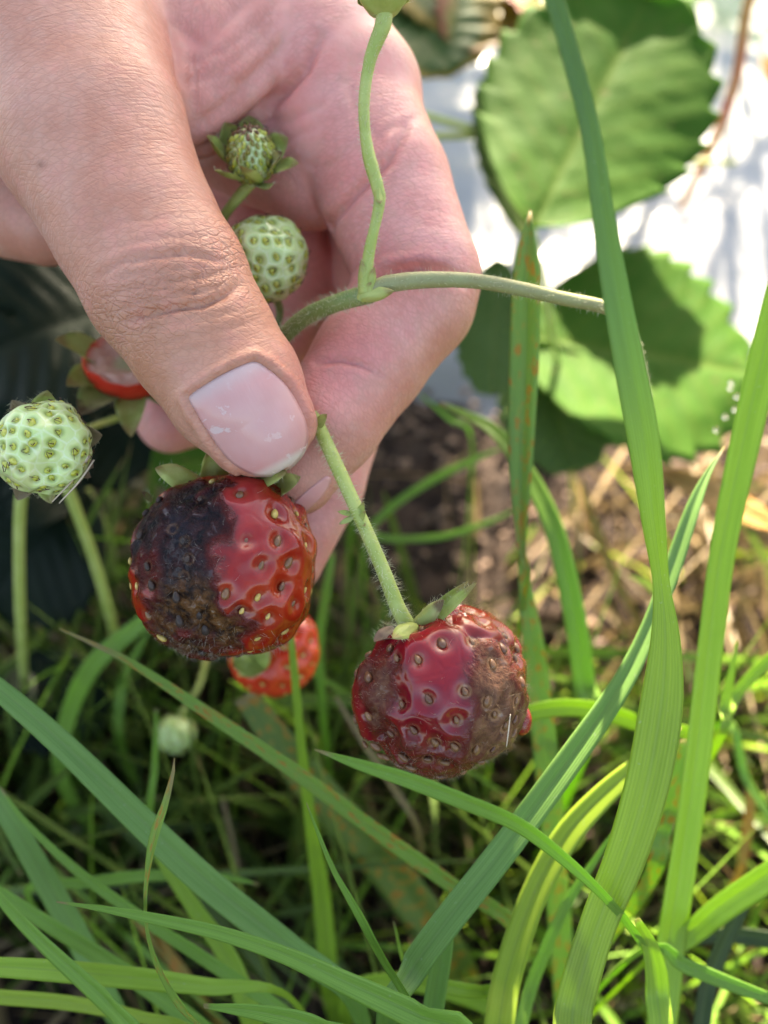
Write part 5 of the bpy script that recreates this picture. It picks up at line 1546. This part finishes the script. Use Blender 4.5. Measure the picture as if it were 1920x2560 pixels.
blade('narrow blade below the broad one at the right edge bottom', 'mid',
      [(1390, 2050, 142, 20), (1480, 2085, 140, 38), (1580, 2125, 138, 36), (1700, 2170, 136, 26)], fold=.4)
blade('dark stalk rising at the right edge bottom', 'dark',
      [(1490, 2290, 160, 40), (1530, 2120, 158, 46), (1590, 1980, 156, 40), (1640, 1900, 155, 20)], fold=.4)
blade('low blade at the bottom edge between the stubs', 'bright',
      [(1110, 2130, 140, 10), (1040, 2140, 138, 34), (950, 2125, 136, 36), (880, 2090, 135, 14), (850, 1990, 134, 3)], fold=.4)
blade('tan dry stalk leaning behind the right-hand berry', 'dry',
      [(905, 1800, 195, 14), (850, 1700, 190, 18), (790, 1610, 186, 16), (725, 1505, 184, 8)], fold=.6)
blade('grey dry stalk standing in the dark grass at lower left', 'dry',
      [(520, 1930, 215, 16), (505, 1830, 210, 16), (480, 1720, 206, 10)], fold=.6)
blade('thin green blade beside the red berry in the grass', 'mid',
      [(700, 1560, 205, 22), (690, 1400, 195, 24), (705, 1280, 190, 24), (720, 1190, 188, 14)], fold=.3)
blade('narrow blade standing at lower left of centre', 'mid',
      [(330, 1800, 180, 18), (335, 1650, 172, 18), (338, 1530, 168, 6)], fold=.4)


blade('broad shaded blade crossing the bottom left corner', 'mid',
      [(330, 2260, 126, 60), (220, 2150, 125, 56), (110, 2050, 125, 46), (20, 1960, 126, 34), (-60, 1860, 127, 14)], fold=.4, roll=12)
blade('flat yellowish blade low along the left bottom edge', 'yel',
      [(430, 2230, 140, 20), (300, 2195, 138, 34), (150, 2165, 136, 40), (-30, 2150, 134, 40)], fold=.3)
blade('bright upright blade behind the long ribbed blade', 'bright',
      [(560, 2240, 162, 54), (500, 2080, 160, 52), (420, 1960, 158, 42), (350, 1860, 157, 26), (300, 1780, 156, 5)], fold=.3)
blade('dull orange-flecked blade near the bottom left of centre', 'orange',
      [(430, 2150, 190, 30), (370, 2070, 188, 36), (310, 2000, 187, 26), (260, 1950, 186, 6)], fold=.3)
blade('narrow blade crossing behind the small twisted one', 'mid',
      [(60, 1930, 165, 20), (200, 1905, 162, 30), (330, 1890, 160, 30), (480, 1895, 160, 20), (560, 1910, 160, 5)], fold=.3)
blade('wide green blade across the bottom centre behind the stub', 'bright',
      [(760, 2140, 168, 46), (880, 2120, 166, 50), (1000, 2150, 165, 46), (1120, 2210, 164, 30)], fold=.3)
blade('thin blade rising between the two slanting blades at bottom right', 'mid',
      [(1100, 2290, 150, 34), (1150, 2120, 148, 34), (1220, 1960, 146, 28), (1290, 1850, 145, 16), (1330, 1790, 144, 4)], fold=.4)
blade('dark folded blade at the bottom right corner', 'dark',
      [(1700, 2060, 165, 40), (1600, 2020, 164, 44), (1500, 2030, 163, 30), (1430, 2070, 162, 8)], fold=.4)
blade('yellow spotted blade tip in the sunlit litter at the right', 'orange',
      [(1590, 1900, 210, 20), (1612, 1800, 207, 30), (1620, 1720, 205, 24), (1614, 1668, 204, 5)], fold=.3)
blade('pale lit blade lying on the litter at lower right', 'bright',
      [(1480, 1800, 225, 20), (1560, 1760, 222, 26), (1660, 1720, 220, 24)], fold=.3)
blade('thin leaning blade behind the tall bright one', 'mid',
      [(1560, 1560, 190, 18), (1610, 1680, 188, 22), (1659, 1760, 186, 16), (1700, 1830, 185, 5)], fold=.3)
blade('short blade standing in the shade left of the small green berry', 'mid',
      [(260, 1600, 225, 26), (265, 1480, 220, 28), (300, 1400, 216, 16), (330, 1350, 214, 4)], fold=.3)

# ---------------------------------------------------------------- the sward behind and below: uncountable
def sward(name, label, mat, count, seed, region, hgt, wid, mind, lean=.5, sparse=None):
    g = np.random.default_rng(seed)
    Vs, Fs, AL, AC, MM, off, made, tries = [], [], [], [], [], 0, 0, 0
    n, m = 12, 3
    q = np.linspace(-1, 1, m)
    while made < count and tries < count * 12:
        tries += 1
        x, y = g.uniform(*region[0]), g.uniform(*region[1])
        h = g.uniform(*hgt); w = g.uniform(*wid)
        a = g.uniform(0, 2 * math.pi); ln = abs(g.normal(0, lean))
        d = np.array((math.cos(a), math.sin(a), 0))
        t = np.linspace(0, 1, n)
        bend = ln * t ** 2 + .15 * t
        up = t * (1 - .35 * ln * t)
        P = np.array((x, y, 0.0))[None] + d[None] * (h * bend)[:, None] + np.array((0, 0, 1.))[None] * (h * up)[:, None]
        P[:, 2] += float(bed(np.array(x), np.array(y))) - .004
        P[:, :2] += g.normal(0, .003, 2) * t[:, None]
        C = w2c(P)
        if C[:, 2].min() < mind: continue
        px = C[:, 0] / C[:, 2] * FD + 829.5; py = C[:, 1] / C[:, 2] * FD + 1106
        if sparse is not None and sparse(px, py, g): continue
        T = unit(np.gradient(P, axis=0)); s = unit(np.cross(T, np.array((d[1] * .6 + .3, -d[0] * .6 + .2, .35)))); nr = np.cross(s, T)
        ww = w * np.clip(np.minimum(1.2 - t, .45 + 3 * t), 0, 1) ** .8 * (t < 1) + w * .02
        V = np.stack([P + s * (ww / 2 * k)[:, None] + nr * (.3 * ww / 2 * abs(k))[:, None] for k in q], 1).reshape(-1, 3)
        i, j = np.meshgrid(np.arange(n - 1), np.arange(m - 1), indexing='ij'); aa = (i * m + j).ravel()
        Vs.append(V); Fs.append(np.stack([aa, aa + 1, aa + m + 1, aa + m], 1) + off); off += len(V)
        AL.append(np.repeat(t, m)); AC.append(np.tile(q, n)); MM.append(np.repeat(t * h * 1000, m) + 100 * g.random())
        made += 1
    o = part(name, np.concatenate(Vs), np.concatenate(Fs), mat, attrs={'along': np.concatenate(AL), 'across': np.concatenate(AC), 'mm': np.concatenate(MM)})
    return tag(o, label, 'grass', kind='stuff')

def keep_soil(px, py, g):            # bare soil in the middle, open ground at right, no blades over film and hand
    if ((py < 940) & (px > -100) & (px < 1750)).any(): return True
    if ((px > 790) & (px < 1130) & (py > 880) & (py < 1260)).any() and g.random() < .93: return True
    if ((px > 1130) & (px < 1700) & (py > 900) & (py < 1400)).any() and g.random() < .8: return True
    if (px.mean() > 1250) and g.random() < .35: return True
    return False
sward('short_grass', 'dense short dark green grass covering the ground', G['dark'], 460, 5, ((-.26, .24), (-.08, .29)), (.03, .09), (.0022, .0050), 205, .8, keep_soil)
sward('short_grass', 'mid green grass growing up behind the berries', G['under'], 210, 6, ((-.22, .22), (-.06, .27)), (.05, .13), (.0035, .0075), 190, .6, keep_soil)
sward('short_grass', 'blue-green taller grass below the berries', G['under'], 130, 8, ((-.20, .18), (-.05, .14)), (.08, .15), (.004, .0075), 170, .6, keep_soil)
sward('short_grass', 'yellow-green sunlit grass at the lower right', G['bright'], 130, 9, ((.03, .22), (-.03, .24)), (.03, .09), (.0020, .0045), 195, .8, keep_soil)
sward('dry_grass', 'dry straw and dead stems lying on the soil', G['dry'], 620, 12, ((-.2, .28), (-.05, .33)), (.03, .09), (.0012, .0036), 205, 1.8, lambda px, py, g: ((py < 860) & (px > 0)).any() or (((px > 780) & (px < 1130) & (py < 1300)).any() and g.random() < .8))
sward('short_grass', 'thin bright green grass blades tangled through the sward', G['mid'], 110, 31, ((-.20, .20), (-.06, .20)), (.07, .15), (.0018, .0042), 150, .9, keep_soil)
sward('tall_grass', 'tall grass growing on the bed beyond the top of the picture', G['mid'], 130, 15, ((.0, .36), (.50, .85)), (.16, .36), (.006, .011), 300, 1.2, lambda px, py, g: (py > -30).any())
# crumbs of soil and leaf litter
def litter():
    g = np.random.default_rng(77)
    n = 2600
    x, y = g.uniform(-.2, .3, n), g.uniform(-.06, .31, n)
    s = g.uniform(.0012, .0055, n) * g.uniform(.5, 1, n)
    z = bed(x, y) + s * .3 + .003 * g.random(n)
    D = np.array([(1, 0, 0), (-1, 0, 0), (0, 1, 0), (0, -1, 0), (0, 0, 1), (0, 0, -1)], float)
    Rn = unit(g.normal(0, 1, (n, 3))); sc = g.uniform(.4, 1.2, (n, 6, 1))
    V = D[None] * sc * s[:, None, None]
    V[..., 2] *= .6
    ca, sa = np.cos(Rn[:, :1] * 3), np.sin(Rn[:, :1] * 3)
    V = np.stack([V[..., 0] * ca - V[..., 1] * sa, V[..., 0] * sa + V[..., 1] * ca, V[..., 2]], -1)
    V = V + np.stack([x, y, z], -1)[:, None]
    f = np.array([(0, 2, 4), (2, 1, 4), (1, 3, 4), (3, 0, 4), (2, 0, 5), (1, 2, 5), (3, 1, 5), (0, 3, 5)])
    F = (np.arange(n)[:, None, None] * 6 + f[None]).reshape(-1, 3)
    k = NT('soil_crumb'); p = k.pos()
    c = k.mix(k.ramp(k.noise(p, 240, 2), .4, .6), (0.06, 0.04, 0.03), (0.26, 0.17, 0.12))
    o = part('soil_crumbs', V.reshape(-1, 3), F, k.done(k.bsdf(Base_Color=c, Roughness=.9)), smooth=False)
    tag(o, 'loose crumbs of soil and litter on the ground', 'soil crumbs', kind='stuff')
litter()

# dew beads on the rusty tip at the right
kk = NT('water'); M_water = kk.done(kk.bsdf(Base_Color=(1, 1, 1), Roughness=.02, IOR=1.33, Transmission_Weight=1.0))
for i, (x, y) in enumerate(((1580, 826), (1592, 856), (1588, 884), (1567, 900), (1547, 928), (1578, 838))):
    D, Fq = CS[26]
    o = part('dew_drop', c2w(B(x, y, 172) + D * .55), Fq, M_water)
    tag(o, ('topmost', 'third from top', 'fourth from top', 'second lowest', 'lowest', 'second from top')[i] + ' of the glinting dew drops before the pale right-hand leaf', 'dew drop', 'dew drops')
